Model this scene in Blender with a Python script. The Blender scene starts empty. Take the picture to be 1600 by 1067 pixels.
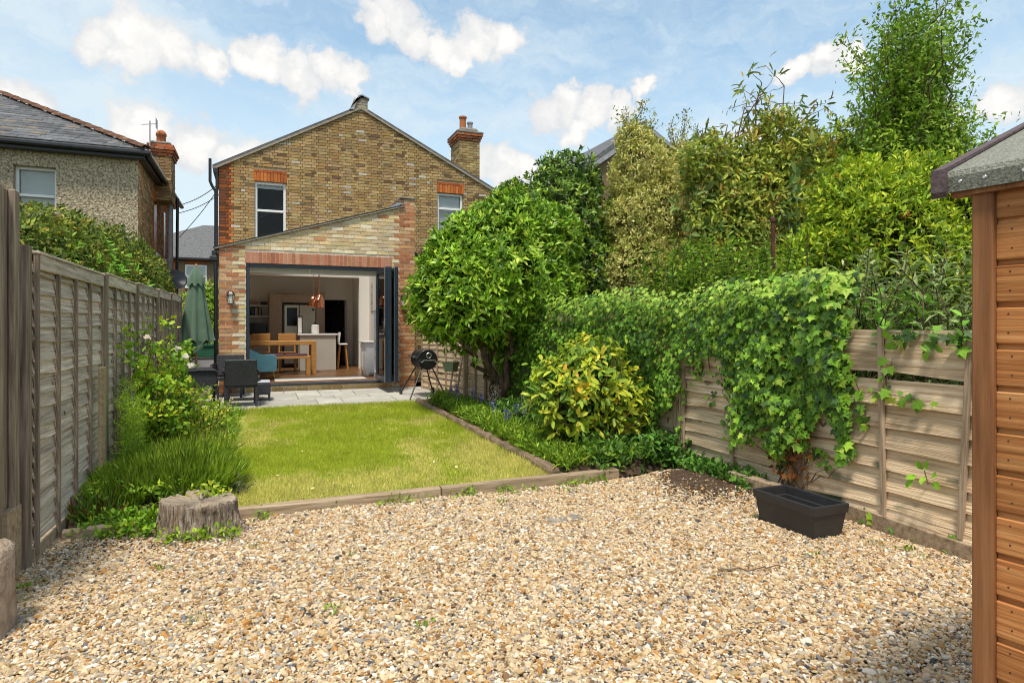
import bpy, math, random
import numpy as np
from mathutils import Vector, Matrix
R = math.radians
rng = np.random.default_rng(11)
random.seed(5)
sc = bpy.context.scene
COL = sc.collection

# ------------------------------------------------------------------ camera, sky, sun, exposure
cam_d = bpy.data.cameras.new('camera')
cam = bpy.data.objects.new('camera', cam_d); COL.objects.link(cam)
cam_d.sensor_width = 36.0; cam_d.lens = 22.05; cam_d.shift_y = -0.0134
cam_d.clip_start = 0.05; cam_d.clip_end = 3000
cam.location = (0, 0, 1.47); cam.rotation_euler = (R(90), 0, R(-22))
sc.camera = cam
SUN_EL, SUN_AZ = 67.0, 208.0        # azimuth clockwise from +Y: high hazy sun behind the viewer
sun_d = bpy.data.lights.new('sun', 'SUN'); sun_d.energy = 2.1; sun_d.angle = R(9); sun_d.color = (1, .95, .87)
sun = bpy.data.objects.new('sun', sun_d); COL.objects.link(sun)
sv = Vector((math.sin(R(SUN_AZ))*math.cos(R(SUN_EL)), math.cos(R(SUN_AZ))*math.cos(R(SUN_EL)), math.sin(R(SUN_EL))))
sun.rotation_euler = sv.to_track_quat('Z', 'Y').to_euler(); sun.location = (0, -5, 30)
sc.view_settings.view_transform = 'Standard'; sc.view_settings.look = 'None'
sc.view_settings.exposure = 0.93; sc.view_settings.gamma = 1.0
sc.view_settings.use_white_balance = True; sc.view_settings.white_balance_temperature = 7000
sc.cycles.use_denoising = True; sc.cycles.filter_width = 1.0; sc.cycles.max_bounces = 8; sc.cycles.diffuse_bounces = 6
sc.cycles.transparent_max_bounces = 12; sc.cycles.caustics_reflective = False; sc.cycles.caustics_refractive = False
sc.cycles.sample_clamp_indirect = 6.0

world = bpy.data.worlds.new('World'); sc.world = world; world.use_nodes = True
def build_sky():
    nt = world.node_tree; N = nt.nodes; Lk = nt.links; N.clear()
    out = N.new('ShaderNodeOutputWorld'); bg = N.new('ShaderNodeBackground'); bg.inputs[1].default_value = .13
    sky = N.new('ShaderNodeTexSky'); sky.sky_type = 'NISHITA'; sky.sun_disc = False
    sky.sun_elevation = R(SUN_EL); sky.sun_rotation = R(SUN_AZ); sky.air_density = 1.0; sky.dust_density = .6; sky.ozone_density = 1.5
    Lk.new(bg.outputs[0], out.inputs[0])
    tc = N.new('ShaderNodeTexCoord'); dirv = tc.outputs['Generated']
    def math_(op, a, b=None, c=None, clamp=False):
        n = N.new('ShaderNodeMath'); n.operation = op; n.use_clamp = clamp
        for i, v in enumerate((a, b, c)):
            if v is None: continue
            if isinstance(v, (int, float)): n.inputs[i].default_value = v
            else: Lk.new(v, n.inputs[i])
        return n.outputs[0]
    def rangem(v, a, b, c=0., d=1., smooth=True):
        n = N.new('ShaderNodeMapRange'); n.interpolation_type = 'SMOOTHSTEP' if smooth else 'LINEAR'
        n.inputs[1].default_value = a; n.inputs[2].default_value = b; n.inputs[3].default_value = c; n.inputs[4].default_value = d
        Lk.new(v, n.inputs[0]); return n.outputs[0]
    def noise(vec, scale, detail, rough=.5, sc3=None, off=(0,0,0), rot=(0,0,0)):
        if sc3 or off != (0,0,0):
            m = N.new('ShaderNodeMapping'); m.inputs['Scale'].default_value = sc3 or (1,1,1); m.inputs['Location'].default_value = off
            m.inputs['Rotation'].default_value = rot
            Lk.new(vec, m.inputs[0]); vec = m.outputs[0]
        n = N.new('ShaderNodeTexNoise'); n.inputs['Scale'].default_value = scale; n.inputs['Detail'].default_value = detail
        n.inputs['Roughness'].default_value = rough; Lk.new(vec, n.inputs['Vector']); return n
    # direction warped by noise gives the cumulus their billows
    w1 = noise(dirv, 14, 5, .55); w2 = noise(dirv, 46, 4, .6)
    def vmul(v, k):
        a = N.new('ShaderNodeVectorMath'); a.operation = 'SUBTRACT'; Lk.new(v, a.inputs[0]); a.inputs[1].default_value = (.5,.5,.5)
        b = N.new('ShaderNodeVectorMath'); b.operation = 'SCALE'; Lk.new(a.outputs[0], b.inputs[0]); b.inputs[3].default_value = k; return b.outputs[0]
    def vadd(a, b):
        n = N.new('ShaderNodeVectorMath'); n.operation = 'ADD'; Lk.new(a, n.inputs[0]); Lk.new(b, n.inputs[1]); return n.outputs[0]
    wd = vadd(vadd(dirv, vmul(w1.outputs['Color'], .075)), vmul(w2.outputs['Color'], .03))
    # cumulus heaps: (azimuth from +Y, elevation, angular radius), degrees
    heaps = [(-11.6,20.6,2.2),(-9.0,21.3,2.5),(-6.8,21.6,2.6),(-3.6,20.9,2.2),(.2,21.6,2.5),(2.6,21.0,2.4),(5.6,21.3,2.2),(3.9,19.7,1.8),(-9.4,20.2,2.2),(7.6,21.2,1.7),
             (9.2,25.5,2.0),(11.3,26.0,2.2),(13.3,24.8,2.4),(15.6,24.1,2.2),(18.6,25.0,2.5),(21.2,24.6,2.1),(17.2,23.0,1.7),
             (25.0,18.7,2.1),(27.0,19.7,2.2),(29.6,19.2,2.3),(31.8,18.8,1.8),(33.8,20.2,1.2),(28.0,17.4,1.8),
             (46.5,20.3,1.6),(48.6,21.0,1.9),(50.4,20.4,1.4),
             (18.5,14.8,2.2),(21.0,14.4,2.5),(23.0,14.0,2.0),(44.0,15.8,2.0),(41.5,15.0,1.6),
             (-8.5,15.6,2.5),(-5.0,14.4,2.8),(-1.0,13.4,3.0),(3.0,14.2,2.2),(56.0,15.0,2.5),(60.0,15.6,2.2),(-16.,15.,2.6)]
    cur = None
    for az, el, rad in heaps:
        d = (math.sin(R(az))*math.cos(R(el)), math.cos(R(az))*math.cos(R(el)), math.sin(R(el)))
        n = N.new('ShaderNodeVectorMath'); n.operation = 'DISTANCE'; Lk.new(wd, n.inputs[0]); n.inputs[1].default_value = d
        v = math_('MULTIPLY_ADD', n.outputs['Value'], -1/R(rad*.92), 1.0)
        cur = v if cur is None else math_('MAXIMUM', cur, v)
    sep = N.new('ShaderNodeSeparateXYZ'); Lk.new(dirv, sep.inputs[0])
    # the rest of the sky carries the same kind of cumulus
    fw = (math.sin(R(22))*math.cos(R(15)), math.cos(R(22))*math.cos(R(15)), math.sin(R(15)))
    dt = N.new('ShaderNodeVectorMath'); dt.operation = 'DOT_PRODUCT'; Lk.new(dirv, dt.inputs[0]); dt.inputs[1].default_value = fw
    g = noise(wd, 4.2, 3, .5, off=(3.1,1.7,.4))
    gen = math_('MULTIPLY', rangem(g.outputs['Fac'], .53, .72, 0, .9), rangem(dt.outputs['Value'], .62, .76, 1, 0))
    cur = math_('MAXIMUM', cur, math_('SUBTRACT', gen, .02))
    edge = noise(dirv, 42, 9, .66)
    cur2 = math_('ADD', cur, math_('MULTIPLY', math_('SUBTRACT', edge.outputs['Fac'], .5), .55))
    mask = rangem(cur2, .0, .36)
    # light veil: stretched cirrus plus haze near the horizon
    ci = noise(vadd(dirv, vmul(w1.outputs['Color'], .10)), 3.2, 7, .62, sc3=(1.0,2.6,5.2), rot=(R(10),R(24),R(20)))
    veil = rangem(ci.outputs['Fac'], .34, .72, .10, .66)
    haze = rangem(sep.outputs['Z'], .02, .46, .78, .0)
    lf = rangem(sep.outputs['X'], -.42, .16, .34, 0)
    veil = math_('MINIMUM', math_('ADD', math_('ADD', veil, haze), lf), .86)
    sh = noise(wd, 17, 4, .55, off=(.02,.0,-.035))
    def mix(f, a, b):
        n = N.new('ShaderNodeMix'); n.data_type = 'RGBA'
        for s, v in ((0, f), (6, a), (7, b)):
            if isinstance(v, (int, float)): n.inputs[s].default_value = v
            elif isinstance(v, tuple): n.inputs[s].default_value = (*v, 1)
            else: Lk.new(v, n.inputs[s])
        return n.outputs[2]
    base = N.new('ShaderNodeHueSaturation'); base.inputs['Hue'].default_value = .485; base.inputs['Saturation'].default_value = 1.02; base.inputs['Value'].default_value = .95; Lk.new(sky.outputs[0], base.inputs['Color'])
    c1 = mix(veil, base.outputs[0], (3.0, 3.6, 4.1))
    body = math_('MULTIPLY', rangem(cur, .05, .75, .25, 1.0), rangem(sh.outputs['Fac'], .28, .66, .35, 1.0))
    cc = mix(body, (2.75, 3.0, 3.35), (4.2, 4.28, 4.4))
    Lk.new(mix(mask, c1, cc), bg.inputs[0])
build_sky()

# ------------------------------------------------------------------ helpers
def tag(o, label=None, cat=None, group=None, kind=None):
    if label: o['label'] = label
    if cat: o['category'] = cat
    if group: o['group'] = group
    if kind: o['kind'] = kind
    return o
def thing(name, label, cat, loc=(0,0,0), group=None):
    o = bpy.data.objects.new(name, None); COL.objects.link(o); o.location = loc; o.empty_display_size = .1
    return tag(o, label, cat, group)
def link(name, me, parent=None, loc=None, rot=None, scale=None, color=None, kind=None, label=None):
    o = bpy.data.objects.new(name, me); COL.objects.link(o)
    base = Vector((0,0,0))
    p = parent
    while p is not None: base += p.location; p = p.parent
    o.location = (Vector(loc) if loc is not None else Vector((0,0,0))) - base
    if parent: o.parent = parent
    if rot is not None: o.rotation_euler = rot
    if scale is not None: o.scale = scale
    if color is not None: o.color = (*color, 1)
    if kind: o['kind'] = kind
    if label: o['label'] = label
    return o
def npmesh(name, V, F, mat=None, col=None, smooth=False):
    V = np.asarray(V, np.float32); F = np.asarray(F, np.int32); me = bpy.data.meshes.new(name)
    k = F.shape[1]; me.vertices.add(len(V)); me.vertices.foreach_set('co', V.ravel())
    me.loops.add(F.size); me.loops.foreach_set('vertex_index', F.ravel())
    me.polygons.add(len(F)); me.polygons.foreach_set('loop_start', np.arange(0, F.size, k, dtype=np.int32))
    me.update(calc_edges=True)
    if smooth: me.polygons.foreach_set('use_smooth', np.ones(len(F), bool))
    if col is not None:
        a = me.color_attributes.new('Col', 'FLOAT_COLOR', 'POINT')
        c = np.ones((len(V), 4), np.float32); c[:, :3] = col; a.data.foreach_set('color', c.ravel())
    if mat: me.materials.append(mat)
    return me
class MB:
    def __init__(s): s.v = []; s.f = []; s.c = []; s.col = (1,1,1)
    def add(s, vs, fs):
        b = len(s.v); s.v += [tuple(p) for p in vs]; s.f += [tuple(i+b for i in f) for f in fs]; s.c += [s.col]*len(vs); return s
    def box(s, x0, x1, y0, y1, z0, z1, M=None):
        vs = [(x0,y0,z0),(x1,y0,z0),(x1,y1,z0),(x0,y1,z0),(x0,y0,z1),(x1,y0,z1),(x1,y1,z1),(x0,y1,z1)]
        if M is not None: vs = [M @ Vector(p) for p in vs]
        return s.add(vs, [(0,3,2,1),(4,5,6,7),(0,1,5,4),(1,2,6,5),(2,3,7,6),(3,0,4,7)])
    def cbox(s, x0, x1, y0, y1, z0, z1, b=.005, M=None):
        b = min(b, .45*min(x1-x0, y1-y0, z1-z0)); X = (x0,x1); Y = (y0,y1); Z = (z0,z1); vs = []; idx = {}
        for i in (0,1):
            for j in (0,1):
                for k in (0,1):
                    p = [X[i],Y[j],Z[k]]; d = [b*(1-2*i), b*(1-2*j), b*(1-2*k)]
                    for a in range(3):
                        q = [p[t]+(d[t] if t != a else 0) for t in range(3)]; idx[i,j,k,a] = len(vs); vs.append(tuple(q))
        fs = []
        for a in range(3):
            o1, o2 = (a+1) % 3, (a+2) % 3
            for e in (0,1):
                q = []
                for u, w in ((0,0),(1,0),(1,1),(0,1)):
                    t = [0,0,0]; t[a] = e; t[o1] = u; t[o2] = w; q.append(idx[t[0],t[1],t[2],a])
                fs.append(tuple(q if e else q[::-1]))
            for u in (0,1):
                for w in (0,1):
                    t0 = [0,0,0]; t1 = [0,0,0]; t0[a] = 0; t1[a] = 1
                    for t in (t0,t1): t[o1] = u; t[o2] = w
                    q = [idx[(*t0,o1)], idx[(*t1,o1)], idx[(*t1,o2)], idx[(*t0,o2)]]
                    fs.append(tuple(q if (u == w) else q[::-1]))
        for i in (0,1):
            for j in (0,1):
                for k in (0,1):
                    q = [idx[i,j,k,0], idx[i,j,k,1], idx[i,j,k,2]]; fs.append(tuple(q if (i+j+k) % 2 else q[::-1]))
        if M is not None: vs = [M @ Vector(p) for p in vs]
        return s.add(vs, fs)
    def tube(s, pts, rad, n=8, caps=True):
        pts = [Vector(p) for p in pts]; m = len(pts)
        if isinstance(rad, (int, float)): rad = [rad]*m
        vs = []; prev = None
        for i, p in enumerate(pts):
            d = (pts[min(i+1, m-1)]-pts[max(i-1, 0)]); d = d.normalized() if d.length > 1e-9 else Vector((0,0,1))
            if prev is None:
                a = d.orthogonal().normalized()
            else:
                a = prev - d*prev.dot(d); a = a.normalized() if a.length > 1e-6 else d.orthogonal().normalized()
            prev = a; b = d.cross(a)
            for k in range(n):
                t = 2*math.pi*k/n; vs.append(p + (a*math.cos(t)+b*math.sin(t))*rad[i])
        fs = [(i*n+k, i*n+(k+1) % n, (i+1)*n+(k+1) % n, (i+1)*n+k) for i in range(m-1) for k in range(n)]
        if caps: fs += [tuple(range(n-1, -1, -1)), tuple(range((m-1)*n, m*n))]
        return s.add(vs, fs)
    def lathe(s, prof, c=(0,0,0), n=20, M=None):
        vs = []; m = len(prof)
        for r, z in prof:
            for k in range(n):
                t = 2*math.pi*k/n; p = Vector((r*math.cos(t), r*math.sin(t), z))
                vs.append((M @ p if M is not None else p) + Vector(c))
        fs = [(i*n+k, i*n+(k+1) % n, (i+1)*n+(k+1) % n, (i+1)*n+k) for i in range(m-1) for k in range(n)]
        fs += [tuple(range(n-1, -1, -1)), tuple(range((m-1)*n, m*n))]
        return s.add(vs, fs)
    def prism(s, poly, axis, a, b):
        n = len(poly)
        def P(p, t): return {'x': (t, p[0], p[1]), 'y': (p[0], t, p[1]), 'z': (p[0], p[1], t)}[axis]
        vs = [P(p, a) for p in poly]+[P(p, b) for p in poly]
        return s.add(vs, [tuple(range(n-1, -1, -1)), tuple(range(n, 2*n))]+[(i, (i+1) % n, n+(i+1) % n, n+i) for i in range(n)])
    def mesh(s, name, mat, smooth=False, col=False, fix=True):
        me = bpy.data.meshes.new(name); me.from_pydata(s.v, [], s.f)
        if fix:
            import bmesh
            bm = bmesh.new(); bm.from_mesh(me); bmesh.ops.recalc_face_normals(bm, faces=bm.faces); bm.to_mesh(me); bm.free()
        if smooth: me.polygons.foreach_set('use_smooth', [True]*len(me.polygons))
        if col:
            a = me.color_attributes.new('Col', 'FLOAT_COLOR', 'POINT')
            c = np.ones((len(s.v), 4), np.float32); c[:, :3] = np.array(s.c); a.data.foreach_set('color', c.ravel())
        me.materials.append(mat); return me
    def build(s, name, mat, parent=None, smooth=False, col=False, kind=None, label=None):
        return link(name, s.mesh(name, mat, smooth, col), parent, kind=kind, label=label)
def fbm(x, y, s=1., seed=0):
    r = np.random.default_rng(seed); t = 0*x
    for k in range(7):
        f = s*(1.7**(k*.6)); a = r.uniform(0, 6.28); p = r.uniform(0, 6.28)
        t = t + np.sin((x*math.cos(a)+y*math.sin(a))*f+p+1.3*np.sin((x*math.sin(a*1.7)-y*math.cos(a*1.7))*f*.7+p*2))/(1+.35*k)
    return t/3.2
def fbm3(p, s=1., seed=0):
    return (fbm(p[:,0]+.37*p[:,2], p[:,1]+.71*p[:,2], s, seed)+fbm(p[:,2]+.5*p[:,1], p[:,0]-.4*p[:,1], s, seed+9))*.6

# ------------------------------------------------------------------ materials
MATS = {}
def pm(name, cols, scale=6., detail=5., rough=.7, bump=0., bscale=None, stretch=(1,1,1), metal=0., attr=None, spec=.2, rnd=0., trans=0., pos=None, speck=None, distort=0., crough=.6, sheen=0., bdist=.01):
    m = bpy.data.materials.new(name); m.use_nodes = True; nt = m.node_tree; N = nt.nodes; Lk = nt.links
    b = N['Principled BSDF']; b.inputs['Roughness'].default_value = rough; b.inputs['Metallic'].default_value = metal
    b.inputs['Specular IOR Level'].default_value = spec
    if sheen: b.inputs['Sheen Weight'].default_value = sheen
    tc = N.new('ShaderNodeTexCoord'); oi = N.new('ShaderNodeObjectInfo')
    mp = N.new('ShaderNodeMapping'); mp.inputs['Scale'].default_value = stretch
    ml = N.new('ShaderNodeVectorMath'); ml.operation = 'MULTIPLY_ADD'
    cx = N.new('ShaderNodeCombineXYZ')
    for i in range(3): Lk.new(oi.outputs['Random'], cx.inputs[i])
    Lk.new(cx.outputs[0], ml.inputs[0]); ml.inputs[1].default_value = (37., 19., 53.); Lk.new(tc.outputs['Object'], ml.inputs[2])
    Lk.new(ml.outputs[0], mp.inputs[0])
    n1 = N.new('ShaderNodeTexNoise'); n1.inputs['Scale'].default_value = scale; n1.inputs['Detail'].default_value = detail
    n1.inputs['Roughness'].default_value = crough; n1.inputs['Distortion'].default_value = distort
    Lk.new(mp.outputs[0], n1.inputs['Vector'])
    rp = N.new('ShaderNodeValToRGB'); cr = rp.color_ramp
    if not pos: pos = [.28+.46*i/max(1, len(cols)-1) for i in range(len(cols))]
    while len(cr.elements) < len(cols): cr.elements.new(.5)
    for e, p, c in zip(cr.elements, pos, cols): e.position = p; e.color = (*c, 1)
    Lk.new(n1.outputs['Fac'], rp.inputs['Fac']); colr = rp.outputs['Color']
    def mixc(f, a, bb, mode='MIX'):
        n = N.new('ShaderNodeMix'); n.data_type = 'RGBA'; n.blend_type = mode
        for s, v in ((0, f), (6, a), (7, bb)):
            if isinstance(v, (int, float)): n.inputs[s].default_value = v
            elif isinstance(v, tuple): n.inputs[s].default_value = (*v, 1)
            else: Lk.new(v, n.inputs[s])
        return n.outputs[2]
    if speck:      # (scale, threshold, colour): scattered spots with their own colour
        n3 = N.new('ShaderNodeTexNoise'); n3.inputs['Scale'].default_value = speck[0]; n3.inputs['Detail'].default_value = 3
        Lk.new(ml.outputs[0], n3.inputs['Vector'])
        mr = N.new('ShaderNodeMapRange'); mr.inputs[1].default_value = speck[1]; mr.inputs[2].default_value = speck[1]+.07; Lk.new(n3.outputs['Fac'], mr.inputs[0])
        colr = mixc(mr.outputs[0], colr, speck[2])
    if attr == 'Col':
        at = N.new('ShaderNodeAttribute'); at.attribute_name = 'Col'; colr = mixc(1., at.outputs['Color'], colr, 'MULTIPLY')
    elif attr == 'OBJ':
        colr = mixc(1., oi.outputs['Color'], colr, 'MULTIPLY')
    elif attr == 'INST':
        at = N.new('ShaderNodeAttribute'); at.attribute_name = 'tint'; at.attribute_type = 'INSTANCER'; colr = mixc(1., at.outputs['Color'], colr, 'MULTIPLY')
    if rnd:
        hs = N.new('ShaderNodeHueSaturation'); mr = N.new('ShaderNodeMapRange'); mr.inputs[3].default_value = 1-rnd; mr.inputs[4].default_value = 1+rnd
        Lk.new(oi.outputs['Random'], mr.inputs[0]); Lk.new(mr.outputs[0], hs.inputs['Value']); Lk.new(colr, hs.inputs['Color']); colr = hs.outputs[0]
    Lk.new(colr, b.inputs['Base Color'])
    if bump:
        n2 = N.new('ShaderNodeTexNoise'); n2.inputs['Scale'].default_value = bscale or scale*2; n2.inputs['Detail'].default_value = 6
        Lk.new(mp.outputs[0], n2.inputs['Vector'])
        bp = N.new('ShaderNodeBump'); bp.inputs['Strength'].default_value = bump; bp.inputs['Distance'].default_value = bdist
        Lk.new(n2.outputs['Fac'], bp.inputs['Height']); Lk.new(bp.outputs[0], b.inputs['Normal'])
    if trans:
        tr = N.new('ShaderNodeBsdfTranslucent'); mx = N.new('ShaderNodeMixShader'); mx.inputs[0].default_value = trans
        Lk.new(colr, tr.inputs['Color']); Lk.new(b.outputs[0], mx.inputs[1]); Lk.new(tr.outputs[0], mx.inputs[2])
        Lk.new(mx.outputs[0], N['Material Output'].inputs['Surface'])
    MATS[name] = m; return m
G1 = (.86,.86,.86); W1 = (1,1,1); G2 = (1.1,1.1,1.1)
pm('brick_joined', [(.78,.76,.74),(1,1,1),(1.14,1.13,1.10)], 28, 5, .88, .5, 70, attr='Col', spec=.2)
pm('brick_single', [(.78,.76,.74),(1,1,1),(1.14,1.13,1.10)], 28, 5, .88, .5, 70, attr='OBJ', spec=.2)
pm('mortar_pale', [(.62,.55,.45),(.78,.71,.60)], 20, 4, .95, .4, 60)
pm('mortar_old', [(.25,.19,.11),(.36,.29,.18)], 12, 4, .95, .4, 60)
pm('pebbledash', [(.13,.095,.06),(.42,.345,.235),(.66,.57,.44)], 24, 3, .95, 1., 26, bdist=.04, crough=.45)
pm('slate', [(.055,.058,.066),(.10,.10,.105),(.16,.155,.15)], 9, 4, .55, .2, 30, attr='Col', spec=.4)
pm('slate_plain', [(.075,.078,.086),(.13,.13,.135),(.19,.185,.18)], 9, 4, .6, .2, 30)
pm('hip_clay', [(.10,.05,.035),(.19,.10,.065)], 9, 4, .9, .4, 30, rnd=.15, speck=(7,.64,(.35,.24,.04)))
pm('white_upvc', [(.76,.77,.78),(.82,.82,.82)], 3, 2, .3, spec=.5)
pm('black_plastic', [(.012,.013,.016),(.022,.023,.027)], 5, 3, .35, spec=.5)
pm('grey_pipe', [(.33,.33,.37),(.45,.45,.48)], 5, 3, .5)
pm('anthracite', [(.018,.028,.042),(.028,.040,.056)], 3, 2, .32, spec=.5)
pm('lead', [(.22,.23,.25),(.42,.43,.45)], 7, 4, .5, .2)
pm('verge', [(.26,.22,.17),(.40,.35,.27)], 8, 4, .9, .3)
pm('terracotta', [(.36,.12,.05),(.48,.18,.08)], 9, 4, .8, .2)
pm('stone_cap', [(.16,.14,.12),(.34,.31,.27)], 14, 5, .95, .5)
pm('grey_fence', [(.20,.16,.125),(.53,.45,.365),(.82,.73,.62)], 3.2, 9, .85, .8, 6, (9,.9,14), rnd=.2, speck=(11,.69,(.09,.065,.05)), crough=.68)
pm('grey_batten', [(.10,.075,.055),(.26,.20,.15),(.44,.36,.285)], 3.2, 7, .85, .6, 6, (14,14,.8), rnd=.16)
pm('pale_fence', [(.27,.17,.095),(.67,.51,.335),(.90,.77,.59)], 3.0, 9, .85, .9, 6, (8,.8,13), rnd=.15, speck=(5,.65,(.24,.21,.13)), crough=.68)
pm('pale_batten', [(.20,.145,.095),(.42,.32,.225),(.58,.47,.355)], 3.0, 7, .85, .6, 6, (13,13,.8), rnd=.12)
pm('cedar_board', [(.25,.085,.027),(.48,.195,.064),(.60,.30,.12)], 2.2, 7, .65, .4, 5, (9,.9,12), rnd=.16, distort=1.6, speck=(8,.665,(.16,.065,.025)))
pm('cedar_post', [(.15,.06,.025),(.28,.12,.05),(.37,.175,.08)], 2.6, 6, .6, .3, 5, (15,15,.8), rnd=.05)
pm('roof_felt', [(.12,.125,.10),(.25,.255,.215),(.36,.36,.32)], 120, 3, .95, .8, 160)
pm('felt_edge', [(.085,.062,.066),(.15,.115,.12)], 60, 3, .8, .4, 90)
pm('paving', [(.32,.31,.285),(.44,.425,.385),(.52,.50,.45)], 4, 6, .8, .25, 40, rnd=.12)
pm('paving_joint', [(.20,.185,.15),(.30,.275,.22)], 10, 4, .95, .3)
pm('sleeper', [(.19,.13,.08),(.36,.27,.18),(.48,.38,.27)], 3, 6, .9, .5, 8, (.8,10,10), rnd=.1)
pm('log_edge', [(.09,.06,.04),(.20,.14,.095),(.31,.235,.16)], 4, 6, .9, .6, 10, (9,1,9), rnd=.1)
pm('soil', [(.035,.021,.013),(.10,.064,.042),(.21,.15,.105)], 26, 8, .97, 1., 60, bdist=.035, crough=.7)
pm('gravel_base', [(.05,.036,.025),(.14,.10,.065)], 40, 5, .97, .8, 60)
pm('pebble', [(.78,.76,.72),(1,1,1),(1.12,1.1,1.06)], 55, 3, .72, .12, 90, attr='INST', spec=.15)
pm('ground_far', [(.05,.06,.025),(.10,.11,.05)], .6, 5, .95)
pm('turf', [(.17,.20,.03),(.28,.31,.05),(.45,.41,.15)], 1.6, 7, .95, .6, 60)
pm('grass', [(1.12,1.12,.85),(1.5,1.5,1.2)], 3, 3, .6, attr='Col', spec=.12, trans=.3)
pm('leaf', [(1.10,1.06,.80),(1.55,1.48,1.1)], 14, 3, .45, attr='Col', spec=.20, trans=.26)
pm('leaf_gloss', [(1.10,1.06,.80),(1.55,1.48,1.1)], 14, 3, .33, attr='Col', spec=.30, trans=.2)
pm('leaf_single', [(1.10,1.06,.80),(1.55,1.48,1.1)], 14, 3, .42, attr='OBJ', spec=.25, trans=.24)
pm('petal', [(.9,.9,.9),(1,1,1)], 9, 2, .6, attr='Col', trans=.25)
pm('bark', [(.045,.028,.018),(.13,.082,.052),(.235,.16,.11)], 5, 6, .9, .9, 12, (6,6,1.2), bdist=.02)
pm('stump_wood', [(.045,.03,.022),(.30,.235,.18),(.58,.49,.40)], 6, 8, .9, 1., 9, (6,6,.7), bdist=.05, speck=(3.4,.63,(.27,.11,.02)))
pm('stump_top', [(.22,.17,.125),(.42,.35,.27)], 9, 6, .95, .6, 20)
pm('wicker', [(.010,.011,.014),(.028,.029,.034),(.055,.056,.062)], 60, 2, .5, 1., 70, (1,1,1), spec=.5, bdist=.012)
pm('dark_metal', [(.012,.012,.013),(.02,.02,.022)], 9, 3, .32, spec=.5)
pm('chrome', [(.5,.5,.5),(.6,.6,.6)], 5, 2, .25, metal=1.)
pm('parasol_cloth', [(.075,.135,.085),(.115,.19,.125)], 5, 4, .85, .3, 200, sheen=.3)
pm('teal_cloth', [(.16,.42,.50),(.22,.50,.58)], 6, 4, .9, .2, 120, sheen=.3)
pm('oak', [(.42,.20,.06),(.60,.32,.115)], 3, 6, .5, .1, 8, (1,9,9))
pm('plum_cloth', [(.10,.05,.07),(.15,.08,.10)], 8, 3, .9)
pm('island_paint', [(.50,.47,.42),(.54,.51,.46)], 2, 2, .5)
pm('white_wall', [(.85,.83,.79),(.88,.86,.82)], 2, 2, .8)
pm('unit_wood', [(.40,.31,.24),(.50,.40,.31)], 3, 5, .5, 0, None, (9,9,1))
pm('steel', [(.42,.39,.33),(.50,.46,.39)], 3, 2, .3, metal=.6)
pm('parquet', [(.13,.06,.025),(.24,.12,.05)], 5, 5, .3, 0, None, (3,9,1))
pm('rug', [(.56,.50,.45),(.66,.60,.54)], 18, 4, .95, .3, 90)
pm('copper', [(.72,.26,.14),(.85,.36,.21)], 3, 2, .18, metal=1.)
pm('screen_black', [(.006,.006,.008),(.01,.01,.012)], 3, 2, .15)
pm('book_cover', [(.9,.9,.9),(1,1,1)], 5, 2, .6, attr='OBJ')
pm('print_paper', [(.66,.65,.62),(.72,.70,.67)], 3, 2, .8)
pm('dark_fabric', [(.012,.012,.016),(.03,.028,.03)], 8, 3, .95)
pm('patterned_cloth', [(.10,.05,.07),(.28,.19,.20),(.45,.38,.36)], 30, 3, .9)
pm('trough_plastic', [(.022,.022,.024),(.036,.036,.039)], 12, 5, .48, .12, 120, spec=.45)
pm('concrete', [(.22,.16,.115),(.40,.31,.235),(.52,.43,.34)], 12, 6, .95, .9, 40, bdist=.02)
pm('spur_concrete', [(.30,.22,.12),(.46,.37,.23)], 30, 4, .95, .8, 60)
pm('lattice_wood', [(.44,.31,.23),(.58,.44,.34)], 4, 5, .85, .2, 20)
pm('green_pot', [(.19,.23,.13),(.27,.31,.19)], 6, 4, .7)
pm('green_plastic', [(.03,.14,.09),(.05,.18,.12)], 4, 2, .5)
pm('blind_cloth', [(.66,.68,.70),(.74,.76,.78)], 3, 2, .9)
pm('far_brick', [(.30,.10,.045),(.42,.16,.07)], 30, 4, .9, .2)
pm('brown_brick', [(.10,.065,.04),(.20,.14,.085),(.30,.22,.14)], 14, 5, .9, .4, 30, (1,1,3))
pm('rust_metal', [(.07,.03,.022),(.14,.06,.04)], 9, 4, .8)
pm('lamp_glass', [(.75,.70,.58),(.82,.78,.66)], 4, 2, .3)
pm('plain_plastic', [(.45,.50,.56),(.52,.57,.62)], 4, 2, .4)
pm('wire', [(.03,.03,.035),(.05,.05,.055)], 4, 2, .7)
pm('twig', [(.10,.065,.04),(.22,.16,.11)], 12, 4, .9)
def glass_mat(name, tint, fac, rough=.03):
    m = bpy.data.materials.new(name); m.use_nodes = True; nt = m.node_tree; N = nt.nodes; Lk = nt.links; N.remove(N['Principled BSDF'])
    t = N.new('ShaderNodeBsdfTransparent'); t.inputs[0].default_value = (*tint, 1); g = N.new('ShaderNodeBsdfGlossy'); g.inputs['Roughness'].default_value = rough
    fr = N.new('ShaderNodeFresnel'); fr.inputs[0].default_value = 1.5; ml = N.new('ShaderNodeMath'); ml.operation = 'MULTIPLY_ADD'; ml.inputs[1].default_value = 1. if fac < .03 else .4; ml.inputs[2].default_value = fac if fac < .03 else 0.
    mx = N.new('ShaderNodeMixShader'); Lk.new(fr.outputs[0], ml.inputs[0]); Lk.new(ml.outputs[0], mx.inputs[0]); Lk.new(t.outputs[0], mx.inputs[1]); Lk.new(g.outputs[0], mx.inputs[2])
    Lk.new(mx.outputs[0], N['Material Output'].inputs['Surface']); MATS[name] = m
glass_mat('clear_glass', (.98,.985,.985), .02)
glass_mat('window_glass', (.92,.94,.93), .05)
M_ = MATS

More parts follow.
